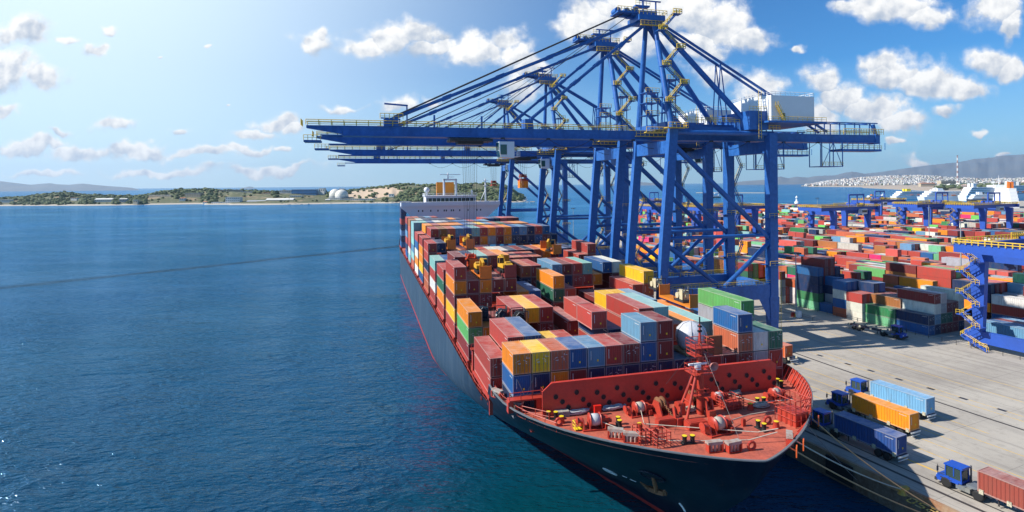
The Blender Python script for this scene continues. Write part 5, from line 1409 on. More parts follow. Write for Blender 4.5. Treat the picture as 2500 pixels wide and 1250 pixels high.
# ------------------------------------------------------------------ yard containers
YL = 10.0
def stack_px(px, py, cols, L, label, depth=1, ang=YA, doors=True, n_across=1, dq=0, cols2=None):
    """front right bottom corner of the long side (the near end, left edge) at a pixel; colours bottom to top"""
    p = at(px, py, 4.0); n = Vector((math.cos(ang), math.sin(ang), 0))
    for k in range(n_across):
        cc = cols if k == 0 or cols2 is None else cols2[(k-1) % len(cols2)]
        for l, ch in enumerate(cc):
            base = p + n*(CW/2+k*(CW+.12)) + Vector((0,0,.02+l*2.78))
            if l == len(cc)-1 or k == 0 or k == n_across-1 or True:
                pos = 'topmost' if l == len(cc)-1 else 'tier %d up' % (l+1)
                lb = '%s container, %s, %s' % (CN[ch], pos, 'front face of %s' % label if k == 0 else '%s column of %s' % (od(k), label))
                want(base, ang, L, ch, doors, lb, 'containers stacked in the yard')
SP = [
 (1998, 759, 'gJNNB', 8.6, 'the tall navy stack beside the lamp post', 4, ['MNNMMM', 'MMNNMM', 'MNKNN']),
 (2032, 766, 'B', 4.6, 'the gap before the white and blue stack', 2, ['NKNB']),
 (2067, 777, 'SBWB', 4.6, 'the stack with a bright blue top', 3, ['MWRB', 'MMRN']),
 (2105, 787, 'WWR', 5.0, 'the low stack left of the green pair', 4, ['NRR', 'MMRN', 'MTBB']),
 (2184, 803, 'gJ', YL, 'the green pair by the fence', 4, ['MMP', 'MMM', 'NNM']),
 (2268, 821, 'BN', YL, 'the blue pair by the fence', 6, ['NLWM', 'MDKW', 'MDM', 'MMM', 'NRWW']),
 (1941, 742, 'WWS', 4.6, 'the stack left of the lamp post', 3, ['RYS', 'MWE']),
 (1905, 742, 'WKER', 4.6, 'the stack right of the crane leg', 2, ['RR']),
 (2535, 866, 'NL', 12, 'the pair behind the near gantry sill', 4, ['NB', 'NM', 'DL']),
]
for px, py, cols, L, lab, na, c2 in SP: stack_px(px, py, cols, L, lab, n_across=na, cols2=c2)
PAL = 'RRRRRRMMMMMMSSSSPPWWEKOOBBBNNNLJDgTC'*3+'YHVOGOOGJWEVK'
ry = random.Random(21)
def yard_rows():
    occupied = [at(px, py, 4.0) for px, py, *_r in SP]
    names = ['front yard block', 'second yard block', 'third yard block', 'fourth yard block', 'fifth yard block', 'sixth yard block', 'far yard blocks']
    for blk in range(15):
        n0 = 3.2 + blk*31.0
        ncol = 9 if blk < 14 else 8
        for di in range(-9, 62):
            d0 = di*(YL+.35)
            hh = noise.noise(Vector((blk*3.1, di*.33, 1.7)))
            if ry.random() < .05: continue
            jit2 = [ry.uniform(-1.1, .9) for _ in range(6)]
            for k in range(ncol):
                nn = n0+k*(CW+.22)+CW/2
                p = Y(nn, d0, 4.02)
                px, py = proj(p+Vector((0,0,3)))
                if not (-40 < px < 3200) or p.y < 60: continue
                if py < 496 and px < 2050: continue
                t_, s_ = ship_ts(p)
                if t_ < 78: continue
                if p.y > 900: continue
                # on the quay only
                e = proj(p)
                if e[1] < 522 and e[0] < 1900: continue
                if e[0] < 1575 and e[1] < 640: continue
                if blk == 0 and 1880 < px < 2330 and k < 3 and di < 12 and di > -5: continue
                if blk == 0 and 2290 <= px < 2700 and k < 4: continue
                if blk <= 1 and 2290 < px and p.y < 190 and k < 9 and blk == 0: continue
                base = 4.0+1.9*hh+jit2[k//2]
                h = int(round(base+ry.uniform(-.7, .5)))
                if blk == 0: h = min(h, 4 if px > 2000 else 4)
                h = max(0, min(5, h))
                two = ry.random() < .45
                for half_ in ((0, 1) if two else (0,)):
                    L = (YL-.2)/2 if two else YL
                    hx = max(0, h - (1 if (two and half_ and ry.random() < .5) else 0))
                    run = None
                    for l in range(hx):
                        ch = ry.choice(PAL) if run is None or ry.random() > .35 else run
                        run = ch
                        if l < hx-3: continue
                        if k not in (0, 1) and l < hx-2: continue
                        q = Y(nn, d0+half_*(L+.2), 4.02+l*2.78)
                        lb = '%s%s container, %s, %s column, slot %d, %s' % ('short ' if two else '', CN[ch], ('front half, ' if not half_ else 'rear half, ')*two + ('top' if l == hx-1 else 'level %d' % (l+1)), od(k), di+10, names[min(blk, 6)])
                        want(q, YA, L, ch, True, lb, 'containers stacked in the yard')
yard_rows()
CSEEN = emit_containers(300)
print('containers wanted', CSEEN[1]); print([k for k in CSEEN[0] if len(k.split()) > 16][:4], [ (k,v) for k,v in CSEEN[0].items() if v > 1][:5])
# ------------------------------------------------------------------ special cargo on the ship
def flat_rack():
    r_ = empty('flat_rack'); return r_
def make_rack(label, loc, wall=ORG, L=11.6):
    r_ = empty('flat_rack', loc, SHIP_ANG)
    m = MB(); m.box(-1.24, 1.24, 0, L, 0, .45); m.build('platform', wall, r_)
    for y in (0, L-.25):
        m = MB(); m.box(-1.2, 1.2, y+.04, y+.18, .45, 2.55); m.box(-1.24, -1.05, y, y+.22, .45, 2.7); m.box(1.05, 1.24, y, y+.22, .45, 2.7); m.box(-1.24, 1.24, y, y+.22, 2.45, 2.6); m.build('end_wall', wall, r_)
    tag(r_, label, 'flat rack', 'flat racks on the ship'); return r_
def make_excavator():
    r_ = empty('excavator')
    for sx in (-1, 1):
        m = MB(); P = [(-1.9,.25),(-1.6,0),(1.6,0),(1.9,.25),(1.9,.6),(1.6,.85),(-1.6,.85),(-1.9,.6)]; m.prism(P, sx*.85-.25, sx*.85+.25, 0, 'x')
        for k in range(12): m.box(sx*.85-.28, sx*.85+.28, -1.7+k*.29, -1.7+k*.29+.12, .83, .9)
        m.build('track', BLK, r_)
    m = MB(); m.lathe([(.6,.85),(.6,1.05)], 12); m.prism([(-1.9,1.05),(1.2,1.05),(1.2,1.8),(-1.4,2.0),(-1.9,1.7)], -1.15, 1.15, 0, 'x'); m.box(-.2, 1.0, -1.3, -.3, 2.0, 2.25); m.build('body', EXY, r_)
    m = MB(); m.prism([(0,1.8),(1.3,1.8),(1.4,2.4),(1.0,3.05),(0,3.05)], -1.15, -.2, 0, 'x'); c = m.build('cab', GLASS, r_)
    m = MB(); m.box(-1.2, -.15, -.05, 1.05, 3.02, 3.1); 
    for y in (0, 1.3): m.beam((-1.16,y,1.8),(-1.16,y*.8,3.05),.08,.08); m.beam((-.2,y,1.8),(-.2,y*.8,3.05),.08,.08)
    m.build('cab_frame', EXY, c)
    m = MB(); m.beam((.3,.9,1.6),(.3,2.4,3.4),.35,.45,w2=.35,h2=.6,up=(1,0,0)); m.beam((.3,2.4,3.4),(.3,4.2,2.7),.33,.55,w2=.3,h2=.35,up=(1,0,0)); m.tube((.3,1.0,1.3),(.3,2.6,2.8),.1,6); m.build('boom', EXY, r_)
    m = MB(); m.beam((.3,4.3,2.9),(.3,3.4,.9),.28,.4,up=(1,0,0)); m.build('arm', EXY, r_)
    m = MB(); m.prism([(3.4,.9),(2.6,1.1),(2.3,.5),(2.8,.15),(3.5,.35)], -.15, .75, 0, 'x'); m.build('bucket', DKST, r_)
    return r_
ex0 = make_excavator(); exu = [False]
def put_exc(t, s, z, label, rz=0, wall=ORG, rl='', sc=1.0):
    make_rack(rl, W(t, s, z), wall)
    o = ex0 if not exu[0] else copy_tree(ex0); exu[0] = True
    o.location = W(t, s+5.2, z+.46); o.rotation_euler = (0, 0, SHIP_ANG+rz); o.scale = (sc, sc, sc)
    tag(o, label, 'excavator', 'excavators carried as cargo')
MRN = pmat('rack_maroon', (.20,.03,.03), .5, 0, .4, .8)
def ct(i): return -22.5+2.65*i+1.325
z4 = Z0+4*TIER+.05
put_exc(ct(2), 63, z4, 'yellow excavator facing forward with raised boom, left one behind an orange end wall', R(180), ORG, 'orange flat rack carrying the left excavator in the fourth row')
put_exc(ct(4), 63, z4, 'yellow excavator with rounded rear body behind a maroon end wall', R(8), MRN, 'maroon flat rack carrying the right excavator in the fourth row')
put_exc(ct(2), 109.5, z4+1.0, 'left of two small yellow excavators far up the ship behind the teal and orange tops', R(180), ORG, 'orange flat rack under the left far excavator')
put_exc(ct(4)+.2, 109.5, z4+1.0, 'right of two small yellow excavators far up the ship behind the teal and orange tops', R(180), ORG, 'orange flat rack under the right far excavator')
put_exc(ct(12)+1.0, 96.5, z4, 'yellow excavator with pale folded arm beside the navy stack near the crane legs', R(150), ORG, 'orange flat rack with tall end wall near the crane legs')
def engine(t, s, z, label, mat, kind):
    r_ = empty(kind, W(t, s, z), SHIP_ANG)
    m = MB(); m.box(-1.1, 1.1, 0, 3.4, 0, .3)
    for x in (-1.1, 1.1):
        for y in (0.1, 3.3): m.beam((x,y,.3), (x,y,2.6), .12, .12)
    m.beam((-1.1,.1,2.6), (1.1,.1,2.6), .12, .12); m.beam((-1.1,3.3,2.6), (1.1,3.3,2.6), .12, .12); m.build('frame', DKST, r_)
    m = MB(); m.box(-.7, .6, .6, 2.0, .4, 2.3); m.tube((-.9,2.6,1.1), (.9,2.6,1.1), .6, 12); m.tube((.2,.3,1.2),(.2,.9,1.2),.5,12); m.box(-.4,.3,2.2,3.0,1.5,2.2); m.build('engine_block', mat, r_)
    m = MB(); m.tube((.7,1.0,1.0),(.7,1.0,3.0),.14,8); m.path([(-.8,.4,.6),(-.9,.4,1.8),(-.3,.5,2.4),(.4,.5,2.0)], .1, 6)
    for k in range(5): m.blob((random.uniform(-.9,.9), random.uniform(.2,3.0), random.uniform(.5,2.2)), .3)
    m.build('pipework', STEEL, r_)
    tag(r_, label, kind.replace('_', ' '), 'machinery carried as cargo')
NVM = pmat('machine_navy', (.015,.04,.07), .4, 0, .4, 1)
engine(ct(1), 51.5, Z0+2*TIER, 'dark blue engine in an open frame behind the tall orange container', NVM, 'engine')
engine(ct(2)+.2, 48.5, Z0+2*TIER, 'dark engine set with black pipes beside the long maroon roofs', NVM, 'engine')
engine(ct(3)-.6, 43.2, Z0+2*TIER+.6, 'small black engine in a frame just behind the white and blue roofs', BLK, 'engine')
make_rack('orange flat rack with red posts carrying cream machinery at the quay side', W(ct(16)+.7, 46.0, Z0+2*TIER+.9), pmat('rack_orange', (.62,.2,.02), .5, 0, .3, 1))
engine(ct(16)+.7, 48.6, Z0+2*TIER+1.4, 'cream coloured compressor machinery behind the orange end wall', CREAM, 'compressor')
engine(ct(16)+.5, 58.6, Z0+2*TIER+2.0, 'cream coloured generator farther back beside the blue portal beam', CREAM, 'generator')
# wrapped round tank behind the foremast
r_ = empty('wrapped_tank', W(7.4, 25.0, Z0+2*TIER), SHIP_ANG)
WR = pmat('wrap_white', (.55,.55,.58), .35, 0, .5, .7, (.35,.35,.37), .6, 2.5)
m = MB(); prof = [(.2,.25),(1.5,.3),(2.1,1.0),(2.35,2.2),(2.1,3.3),(1.3,4.1),(.3,4.4)]; m.lathe(prof, 18); m.build('shell', WR, r_)
m = MB(); m.box(-2.3, 2.3, -2.2, 2.2, 0, .3); m.build('cradle', pmat('timber', (.32,.22,.11), .8, 0, .4, 2), r_)
m = MB()
for a_ in range(6):
    an = a_*math.pi/3; m.path([(rr*1.02*math.cos(an), rr*1.02*math.sin(an), z) for rr, z in prof], .04, 4)
m.build('strap', STEEL, r_)
tag(r_, 'big white wrapped round tank lashed on timber just behind the foremast', 'tank')
r_ = empty('brown_panel_crate', W(9.7, 22.6, Z0+2*TIER-1.2), SHIP_ANG); m = MB(); m.box(-1.3, 1.3, -.1, .3, 0, 3.8); m.build('panel', pmat('crate_brown', (.28,.085,.03), .7, 0, .4, 1), r_); m = MB(); m.beam((-1.25,.5,0),(-1.25,.5,3.6),.15,.4); m.beam((1.25,.5,0),(1.25,.5,3.6),.15,.4); m.build('frame', DKST, r_)
tag(r_, 'tall brown crate panel standing right of the white wrapped tank', 'crate')
# coils of rope and boxes on the forecastle
def rope_pile(px, py, w_, d_, rz, label, mat=WROPE):
    r_ = random.Random(int(px)); m = MB()
    for k in range(13):
        cx, cy = r_.uniform(-.3,.3)*w_*.4, r_.uniform(-.2,.2)*d_; a = w_*.5*r_.uniform(.6,1); b = d_*.5*r_.uniform(.5,1); z = .08+.03*k
        pts = [(cx+a*math.cos(q*math.pi/7), cy+b*math.sin(q*math.pi/7), z+.05*r_.random()) for q in range(15)]
        m.path(pts, .075, 5)
    o = m.build('rope_pile', mat); t_, s_ = ship_ts(at(px, py, dz)); o.location = W(t_, s_, dz+.02); o.rotation_euler = (0, 0, SHIP_ANG+rz); tag(o, label, 'rope', 'coiled ropes on the foredeck')
rope_pile(1408, 1010, 3.0, 1.1, .05, 'white coiled rope at the foot of the breakwater, far left beside a grey crate')
rope_pile(1500, 999, 3.2, 1.1, .1, 'white coiled rope at the foot of the breakwater, second from the left')
rope_pile(1795, 962, 1.8, 1.2, .2, 'pale rope heap at the foot of the breakwater right of the foremast', ROPE)
rope_pile(1822, 950, 2.4, 1.1, .1, 'larger pale rope heap next to the grey crate at the right', ROPE)
rope_pile(1688, 1003, 1.4, .7, .1, 'small pale rope coil on deck left of the foremast', ROPE)
rope_pile(1758, 1068-40, 1.6, .9, .3, 'loose pale rope tangle right beneath the foremast', ROPE)
rope_pile(1642+216, 1000-6, 2.2, .9, 0, 'pale rope wound around the bollards near the right bulwark', ROPE)
for px, py, lb in ((1371, 1015, 'weathered grey wooden crate against the breakwater at its left end'), (1853, 945, 'weathered grey wooden crate against the breakwater at its right end')):
    t_, s_ = ship_ts(at(px, py, dz)); m = MB(); m.box(-.9, .9, -.5, .5, 0, .7)
    for z in (.1, .35, .6): m.box(-.93, .93, -.53, .53, z-.07, z+.07)
    for x in (-.8, 0, .8): m.box(x-.08, x+.08, -.56, .56, 0, .72)
    o = m.build('wooden_crate', pmat('grey_timber', (.34,.31,.27), .85, 0, .5, 2)); o.location = W(t_, s_, dz); o.rotation_euler = (0, 0, SHIP_ANG); tag(o, lb, 'crate')
m = MB(); m.box(-.45, .45, -.15, .15, 0, 1.0); m.box(-.5, .5, -.2, .2, 1.0, 1.1); t_, s_ = ship_ts(at(1438, 992, dz)); o = m.build('fire_hose_box', pmat('fire_red', (.7,.02,.01), .4, 0, .2, 1)); o.location = W(t_, 17.3, dz+.1); o.rotation_euler = (0,0,SHIP_ANG); tag(o, 'small bright red hose box on the breakwater between two white ropes', 'box')

# ------------------------------------------------------------------ wooded headland across the water
ITOP = [(-120,480),(0,485),(60,481),(150,470),(230,477),(330,480),(390,470),(430,463),(540,462),(600,466),(700,468),(800,470),(850,465),(900,459),(960,452),(1000,449),(1060,450),(1100,452),(1150,448),(1200,449),(1240,456),(1270,470),(1288,484),(1300,497)]
def interp(T, x):
    if x <= T[0][0]: return T[0][1]
    for (a, ya), (b, yb) in zip(T[:-1], T[1:]):
        if x <= b: return ya+(yb-ya)*(x-a)/(b-a)
    return T[-1][1]
def isl_top(u):
    px = 1250+F*u; h = HOR-(px-1250)*math.tan(ROLL)
    return CAMZ+(h-interp(ITOP, px))/F*1700-5
def isl_h(X, Yy):
    u = X/Yy; px = 1250+F*u
    shore = 1455+50*noise.noise(Vector((X*.004, 3, 0)))+ (40 if px < 500 else 0)
    if 560 < px < 960: shore -= 20
    d = Yy-shore
    top = isl_top(u)
    k = min(1, max(0, d/230.0)); k = k*k*(3-2*k)
    back = min(1, max(0, (2300-Yy)/450.0))
    end = min(1, max(0, (60-X)/60.0))
    h = (3.0*min(1, max(-.6, d/15.0)) + max(0, top-3)*k*back)*1.0
    h = h*end + (-3)*(1-end) if end < 1 else h
    if d > 20: h += (noise.noise(Vector((X*.02, Yy*.02, 0)))*5 + noise.noise(Vector((X*.08, Yy*.08, 0)))*1.5)*k
    return h
m = MB(); nxg, nyg = 260, 60; vs = []
for j in range(nyg+1):
    Yy = 1400+1000*(j/nyg)**1.6
    for i in range(nxg+1):
        X = (-1.02+1.09*i/nxg)*Yy*1.0
        X = min(X, 75)
        vs.append((X, Yy, isl_h(X, Yy)))
m._add(vs, [(j*(nxg+1)+i, j*(nxg+1)+i+1, (j+1)*(nxg+1)+i+1, (j+1)*(nxg+1)+i) for j in range(nyg) for i in range(nxg)], 0, True)
def land_mat():
    mt_ = bpy.data.materials.new('headland_ground'); mt_.use_nodes = True; nt = mt_.node_tree; b = nt.nodes['Principled BSDF']; b.inputs['Roughness'].default_value = .9
    g = nt.nodes.new('ShaderNodeNewGeometry'); sp = nt.nodes.new('ShaderNodeSeparateXYZ'); nt.links.new(g.outputs['Position'], sp.inputs[0])
    n = nz(nt, g.outputs['Position'], .02, 6, .6); n2 = nz(nt, g.outputs['Position'], .12, 4, .6)
    c = mixc(nt, ramp(nt, n, [(.36,(0,0,0)),(.46,(1,1,1))]), (.26,.19,.11), (.09,.10,.04))
    c = mixc(nt, ramp(nt, n2, [(.55,(0,0,0)),(.75,(1,1,1))]), c, (.34,.28,.20))
    c = mixc(nt, mth(nt, 'LESS_THAN', sp.outputs[2], 3.2), c, (.46,.40,.32))
    # bare quarry face
    q = vmt(nt, 'LENGTH', vmt(nt, 'MULTIPLY', vmt(nt, 'SUBTRACT', g.outputs['Position'], (-400, 1630, 22)), (1/95., 1/120., 1/26.)))
    c = mixc(nt, mth(nt, 'LESS_THAN', mth(nt, 'ADD', q, mth(nt, 'MULTIPLY', n2, .6)), 1.2), c, mixc(nt, n2, (.50,.33,.19), (.62,.50,.38)))
    nt.links.new(c, b.inputs['Base Color']); return mt_
tag(m.build('headland', land_mat()), kind='structure')
FOL = pmat('scrub_foliage', (.065,.095,.03), .85, 0, .7, .08, (.14,.15,.07), coords='Object')
# buildings on the headland: px centre, px base y, px width, px height, material, kind, label
PLA = pmat('plaster_white', (.70,.68,.62), .8, 0, .3, .1); PLB = pmat('plaster_tan', (.48,.40,.28), .8, 0, .3, .1); SBL = pmat('shed_blue', (.12,.28,.48), .6, 0, .3, .1); SGR = pmat('shed_grey', (.36,.38,.39), .7, 0, .3, .1); RFT = pmat('roof_tile', (.42,.17,.09), .8, 0, .3, .2)
BLK_PX = [(829, 44, 1560)]
def building(px, py, w_, h_, mat, label, kind='warehouse', dist=1640, deep=22, roof=SGR, rows=1, gable=False, group='buildings across the water', name=None):
    BLK_PX.append((px, w_, dist)); k = dist/F; p = atd(px, py, dist); W_, H_ = w_*k, h_*k; z0 = p.z
    g0_ = isl_h(p.x, dist)-z0-1 if dist < 2500 else -20
    r_ = empty(name or kind.replace(' ', '_'), (p.x, p.y, z0), R(random.Random(int(px*7)).uniform(-8, 8)))
    m = MB(); m.box(-W_/2, W_/2, 0, deep, min(-1, g0_-4), H_)
    if gable: m.prism([(0,H_),(deep,H_),(deep/2,H_+deep*.22)], -W_/2, W_/2, 1, 'x')
    m.build('wall', [mat, roof], r_)
    m = MB()
    if not gable: m.box(-W_/2-.6, W_/2+.6, -.6, deep+.6, H_, H_+.7)
    else: m.beam((-W_/2-.5,-.6,H_), (W_/2+.5,-.6,H_), .5, .5)
    m.build('roof', roof, r_)
    n = max(2, int(W_/5)); m = MB()
    for j in range(rows):
        zz = H_*(j+.45)/rows
        for i in range(n): x = -W_/2+(i+.5)*W_/n; m.box(x-1.1, x+1.1, -.12, 0, zz, zz+H_/rows*.32)
    m.build('window', GLASS, r_)
    tag(r_, label, kind, group); return r_
for a in ((568, 499, 34, 17, PLA, 'white three storey building with flat roof near the shore of the headland', 'building', 1475, 18, SGR, 3),
          (535, 500, 40, 6, PLA, 'long low white shed left of the three storey building', 'warehouse', 1480, 14, SGR, 1),
          (625, 499, 46, 7, PLA, 'long low white warehouse right of the three storey building', 'warehouse', 1480, 16, SGR, 1, True),
          (682, 499, 66, 11, SGR, 'wide grey harbour shed with pale roof at the water edge', 'warehouse', 1490, 20, PLA, 1, True),
          (742, 477, 58, 14, SBL, 'blue industrial hall behind the headland harbour', 'warehouse', 1600, 30, SGR, 2),
          (722, 487, 28, 9, PLA, 'white block just below the blue industrial hall', 'building', 1540, 18, SGR, 2),
          (785, 471, 14, 11, PLA, 'cluster block of pale silos beside the blue hall', 'silo block', 1620, 12, PLA, 1),
          (560, 472, 54, 8, PLB, 'tan flat roofed building high on the headland', 'building', 1690, 18, SGR, 2),
          (600, 474, 26, 6, PLA, 'small pale building on the crest right of the tan one', 'building', 1690, 16, SGR, 1),
          (470, 481, 38, 9, PLB, 'brownish two storey building among trees on the slope', 'building', 1620, 18, SGR, 2),
          (390, 481, 60, 4, PLB, 'very long low tan shed on the left slope', 'warehouse', 1620, 18, PLA, 1),
          (252, 492, 40, 5, PLA, 'lone white shed on the low left part of the headland', 'warehouse', 1550, 16, PLA, 1, True),
          (12, 491, 24, 3, PLA, 'low white shed at the far left edge', 'warehouse', 1580, 12, PLA, 1),
          (650, 478, 22, 7, PLB, 'tan house below the crest in the middle of the headland', 'building', 1600, 14, RFT, 2),
          (700, 471, 34, 6, PLA, 'white hall just left of the blue hall on the crest', 'building', 1690, 18, SGR, 1),
          (815, 488, 30, 4, PLA, 'low white sheds under the round tanks', 'warehouse', 1520, 10, PLA, 1),
          (870, 490, 84, 4, PLA, 'very long low white wall building in front of the quarry', 'warehouse', 1510, 10, PLA, 1),
          (955, 482, 12, 8, PLA, 'small white silo group at the foot of the quarry', 'silo block', 1540, 8, PLA, 1)): building(*a)
for k, px in enumerate((500, 612, 640, 662, 690, 716, 768, 775, 800, 850, 895, 925, 445, 330, 300, 180)):
    building(px, 497-(k*5) % 13, 10+(k*7) % 9, 4+(k*3) % 5, (PLA, PLB, SGR)[k % 3], 'one of the small pale huts scattered along the wooded headland shore', 'hut', 1495+((k*5) % 13)*9, 9, (RFT, SGR, PLA)[k % 3], 1, k % 2 == 0, group='small huts along the headland')
for i, (px, py, r0) in enumerate(((818, 479, 15), (838, 480, 17))):
    p = atd(px, py, 1560); r_ = empty('gas_tank', (p.x, p.y-i*14, p.z)); m = MB(); m.lathe([(r0,-3),(r0*1.06,3),(r0*1.02,8),(r0*.9,13),(r0*.66,17),(r0*.36,19.5),(.4,20.5)], 24); m.build('shell', pmat('tank_cream', (.72,.68,.58), .5, 0, .2, .1), r_); m = MB(); m.lathe([(r0*1.08,-4),(r0*1.08,.5)], 24); m.build('base_ring', SGR, r_)
    tag(r_, ('left and slightly hidden of the two round white tanks', 'right and front of the two round white tanks')[i], 'tank', 'round tanks on the headland')
for i, (px, py, h_) in enumerate(((706, 500, 28), (740, 499, 30), (600, 499, 26))):
    p = atd(px, py, 1480); m = MB(); m.tube((0,0,0), (0,0,h_*1.2), .5, 6, 0, .3); m.cbox((0,0,h_*1.2), 3, 1, 1); o = m.build('floodlight_mast', STEEL); o.location = p; tag(o, ('thin floodlight mast at the harbour shed', 'thin floodlight mast right of the harbour shed', 'thin floodlight mast beside the white warehouse')[i], 'mast')
rt = random.Random(5)
m = MB(); nT = 0
while nT < 5200:
    u = rt.uniform(-1.0, .045); Yy = 1465+rt.random()**1.5*560; X = u*Yy; px = 1250+F*u
    h = isl_h(X, Yy)
    if h < 2.2: continue
    q = ((X+400)/115)**2+((Yy-1620)/110)**2
    if q < .7 and rt.random() < .85: continue
    if 560 < px < 830 and Yy < 1690 and rt.random() < .6: continue
    if noise.noise(Vector((X*.012, Yy*.012, 5)))+rt.uniform(-.3,.3) < -.12: continue
    blk = [b for b in BLK_PX if abs(px-b[0]) < b[1]/2+3 and Yy < b[2]+26]
    if blk and (abs(Yy-blk[0][2]-10) < 24 or rt.random() < .88): continue
    r0 = rt.uniform(2.6, 5.5)*(.7 if blk else 1.0)

    if rt.random() < .12: r0 *= 1.4
    m.blob((X, Yy, h+r0*.6), r0, 0, (1.15, 1.1, .85), .32, rt); nT += 1
tag(m.build('woodland', FOL), 'dark green scrub woodland covering the headland across the water', 'woodland', kind='stuff')

m = MB()
for k in range(160):
    u = -.42+.50*k/160+rt.uniform(-.002,.002); Yy = 1446+rt.uniform(-6,6)+50*noise.noise(Vector((u*1455*.004, 3, 0)))
    X = u*Yy
    if X > 55: continue
    m.blob((X, Yy, .3), rt.uniform(2, 5), 0, (1.4,1,.5), .35, rt)
tag(m.build('shore_rocks', pmat('rock', (.46,.40,.32), .9, 0, .5, .2)), 'pale boulders along the waterline of the headland', 'rocks', kind='stuff')

# ------------------------------------------------------------------ far mountains
def ridge(name, T, dist, depth, mat, z_low=0, step=6, seed=0):
    m = MB(); vs = []; xs = list(range(T[0][0], T[-1][0]+1, step)); nr = 9
    for j in range(nr+1):
        q = j/nr; prof = math.sin(q*math.pi*.5) if q < .7 else math.sin(.35*math.pi)+(1-math.sin(.35*math.pi))*(q-.7)/.3
        D = dist+depth*q
        for x in xs:
            topd = atd(x, interp(T, x), dist+depth); u = (x-1250)/F
            z = max(-5, topd.z)*prof + (noise.noise(Vector((x*.035, j*.6, seed)))*.16+noise.noise(Vector((x*.11, j*1.3, seed)))*.07)*max(10, topd.z)*(1-q)*q*3
            vs.append((u*D, D, z if j else -5))
    n = len(xs); m._add(vs, [(j*n+i, j*n+i+1, (j+1)*n+i+1, (j+1)*n+i) for j in range(nr) for i in range(n-1)], 0, True)
    # back side down to the water
    b0 = len(m.v)-n; back = [(v[0]*1.1, v[1]*1.1, -5) for v in m.v[b0:]]
    m._add(list(m.v[b0:])+back, [(i, i+1, n+i+1, n+i) for i in range(n-1)], 0, True)
    tag(m.build(name, mat), kind='structure')
HILL = pmat('far_hill', (.11,.14,.17), .95, 0, .6, .0012, (.19,.18,.17))
ridge('mountain', [(-200,452),(-60,446),(0,442),(40,447),(75,451),(120,447),(140,450),(170,451),(200,448),(260,454),(320,458),(345,464)], 11000, 3000, HILL, seed=1)
ridge('mountain', [(1780,446),(1820,442),(1850,440),(1880,438),(1905,431),(1925,435),(1945,431),(1970,434),(1990,430),(2040,428),(2060,422),(2080,419),(2110,424),(2150,420),(2190,414),(2240,407),(2300,400),(2340,396),(2380,388),(2420,385),(2460,379),(2520,376),(2620,372),(2800,380),(3000,396),(3200,412),(3400,436)], 11500, 4500, HILL, seed=4)
ridge('mountain', [(1485,449),(1530,446),(1560,444),(1600,447),(1640,449)], 14000, 1500, HILL, seed=7)
ridge('hill', [(585,460),(600,457),(610,455),(625,459)], 15000, 900, HILL, seed=9)

# ------------------------------------------------------------------ city on the far shore
CT = [(1958,452),(1990,447),(2020,441),(2060,437),(2100,433),(2150,430),(2200,428),(2260,428),(2320,432),(2400,436),(2500,434),(2620,432)]
def city_h(X, Yy):
    u = X/Yy; px = 1250+F*u; tz = atd(px, interp(CT, px)+3, 7600).z
    k = min(1, max(0, (Yy-6150)/1300.0)); return -2+5*min(1, max(0, (Yy-6080)/40))+max(0, tz-4)*k
m = MB(); vs = []
for j in range(25):
    Yy = 6040+1700*j/24
    for i in range(81):
        X = (1955+680*i/80-1250)/F*Yy; vs.append((X, Yy, city_h(X, Yy)*(1 if i else -.1)))
m._add(vs, [(j*81+i, j*81+i+1, (j+1)*81+i+1, (j+1)*81+i) for j in range(24) for i in range(80)], 0, True)
tag(m.build('city_hill', pmat('hill_soil', (.33,.27,.2), .9, 0, .5, .002, (.12,.13,.07))), kind='structure')
HC = [pmat('house_white', (.74,.72,.68), .8, 0, .2, .01), pmat('house_cream', (.62,.55,.44), .8, 0, .2, .01), pmat('house_grey', (.48,.48,.48), .8, 0, .2, .01), pmat('house_pink', (.55,.40,.33), .8, 0, .2, .01)]
def house_mesh(w_, d_, h_, mat, seed):
    m = MB(); m.box(-w_/2, w_/2, 0, d_, -8, h_, 0); m.box(-w_*.25, w_*.2, d_*.3, d_*.6, h_, h_+3, 0)
    n = max(2, int(h_/3.4))
    for k in range(n): m.box(-w_/2+.8, w_/2-.8, -.3, 0, k*3.4+1.2, k*3.4+2.5, 1); m.box(w_/2, w_/2+.3, .8, d_-.8, k*3.4+1.2, k*3.4+2.5, 1)
    return m.mesh('town_house', [mat, pmat('window_band', (.16,.17,.18), .4, 0, .1, 1)])
HM = [house_mesh(w_, d_, h_, HC[k % 4 if k % 3 else 0], k) for k, (w_, d_, h_) in enumerate(((16,14,14),(22,14,18),(14,12,22),(26,16,12),(18,16,26),(12,12,16),(30,14,16),(20,12,20)))]
rh = random.Random(31); hs = []
while len(hs) < 3400:
    px = rh.uniform(1968, 2560); q = rh.random(); Yy = 6140+q*1500; X = (px-1250)/F*Yy
    if px > 2300 and rh.random() < .45: continue
    z = city_h(X, Yy)
    if z < 1: continue
    hs.append((Yy, X, z))
hs.sort()
zone = ['at the waterfront', 'just behind the waterfront', 'on the lower slope']
for i, (Yy, X, z) in enumerate(hs[:290]):
    o = bpy.data.objects.new('town_house', HM[rh.randrange(8)]); COL.objects.link(o); o.location = (X, Yy, z); o.rotation_euler = (0, 0, rh.uniform(-.5, .5))
    tag(o, 'tiny pale apartment house in the dense waterfront rows of the far city', 'house', 'waterfront houses of the far city')
m = MB()
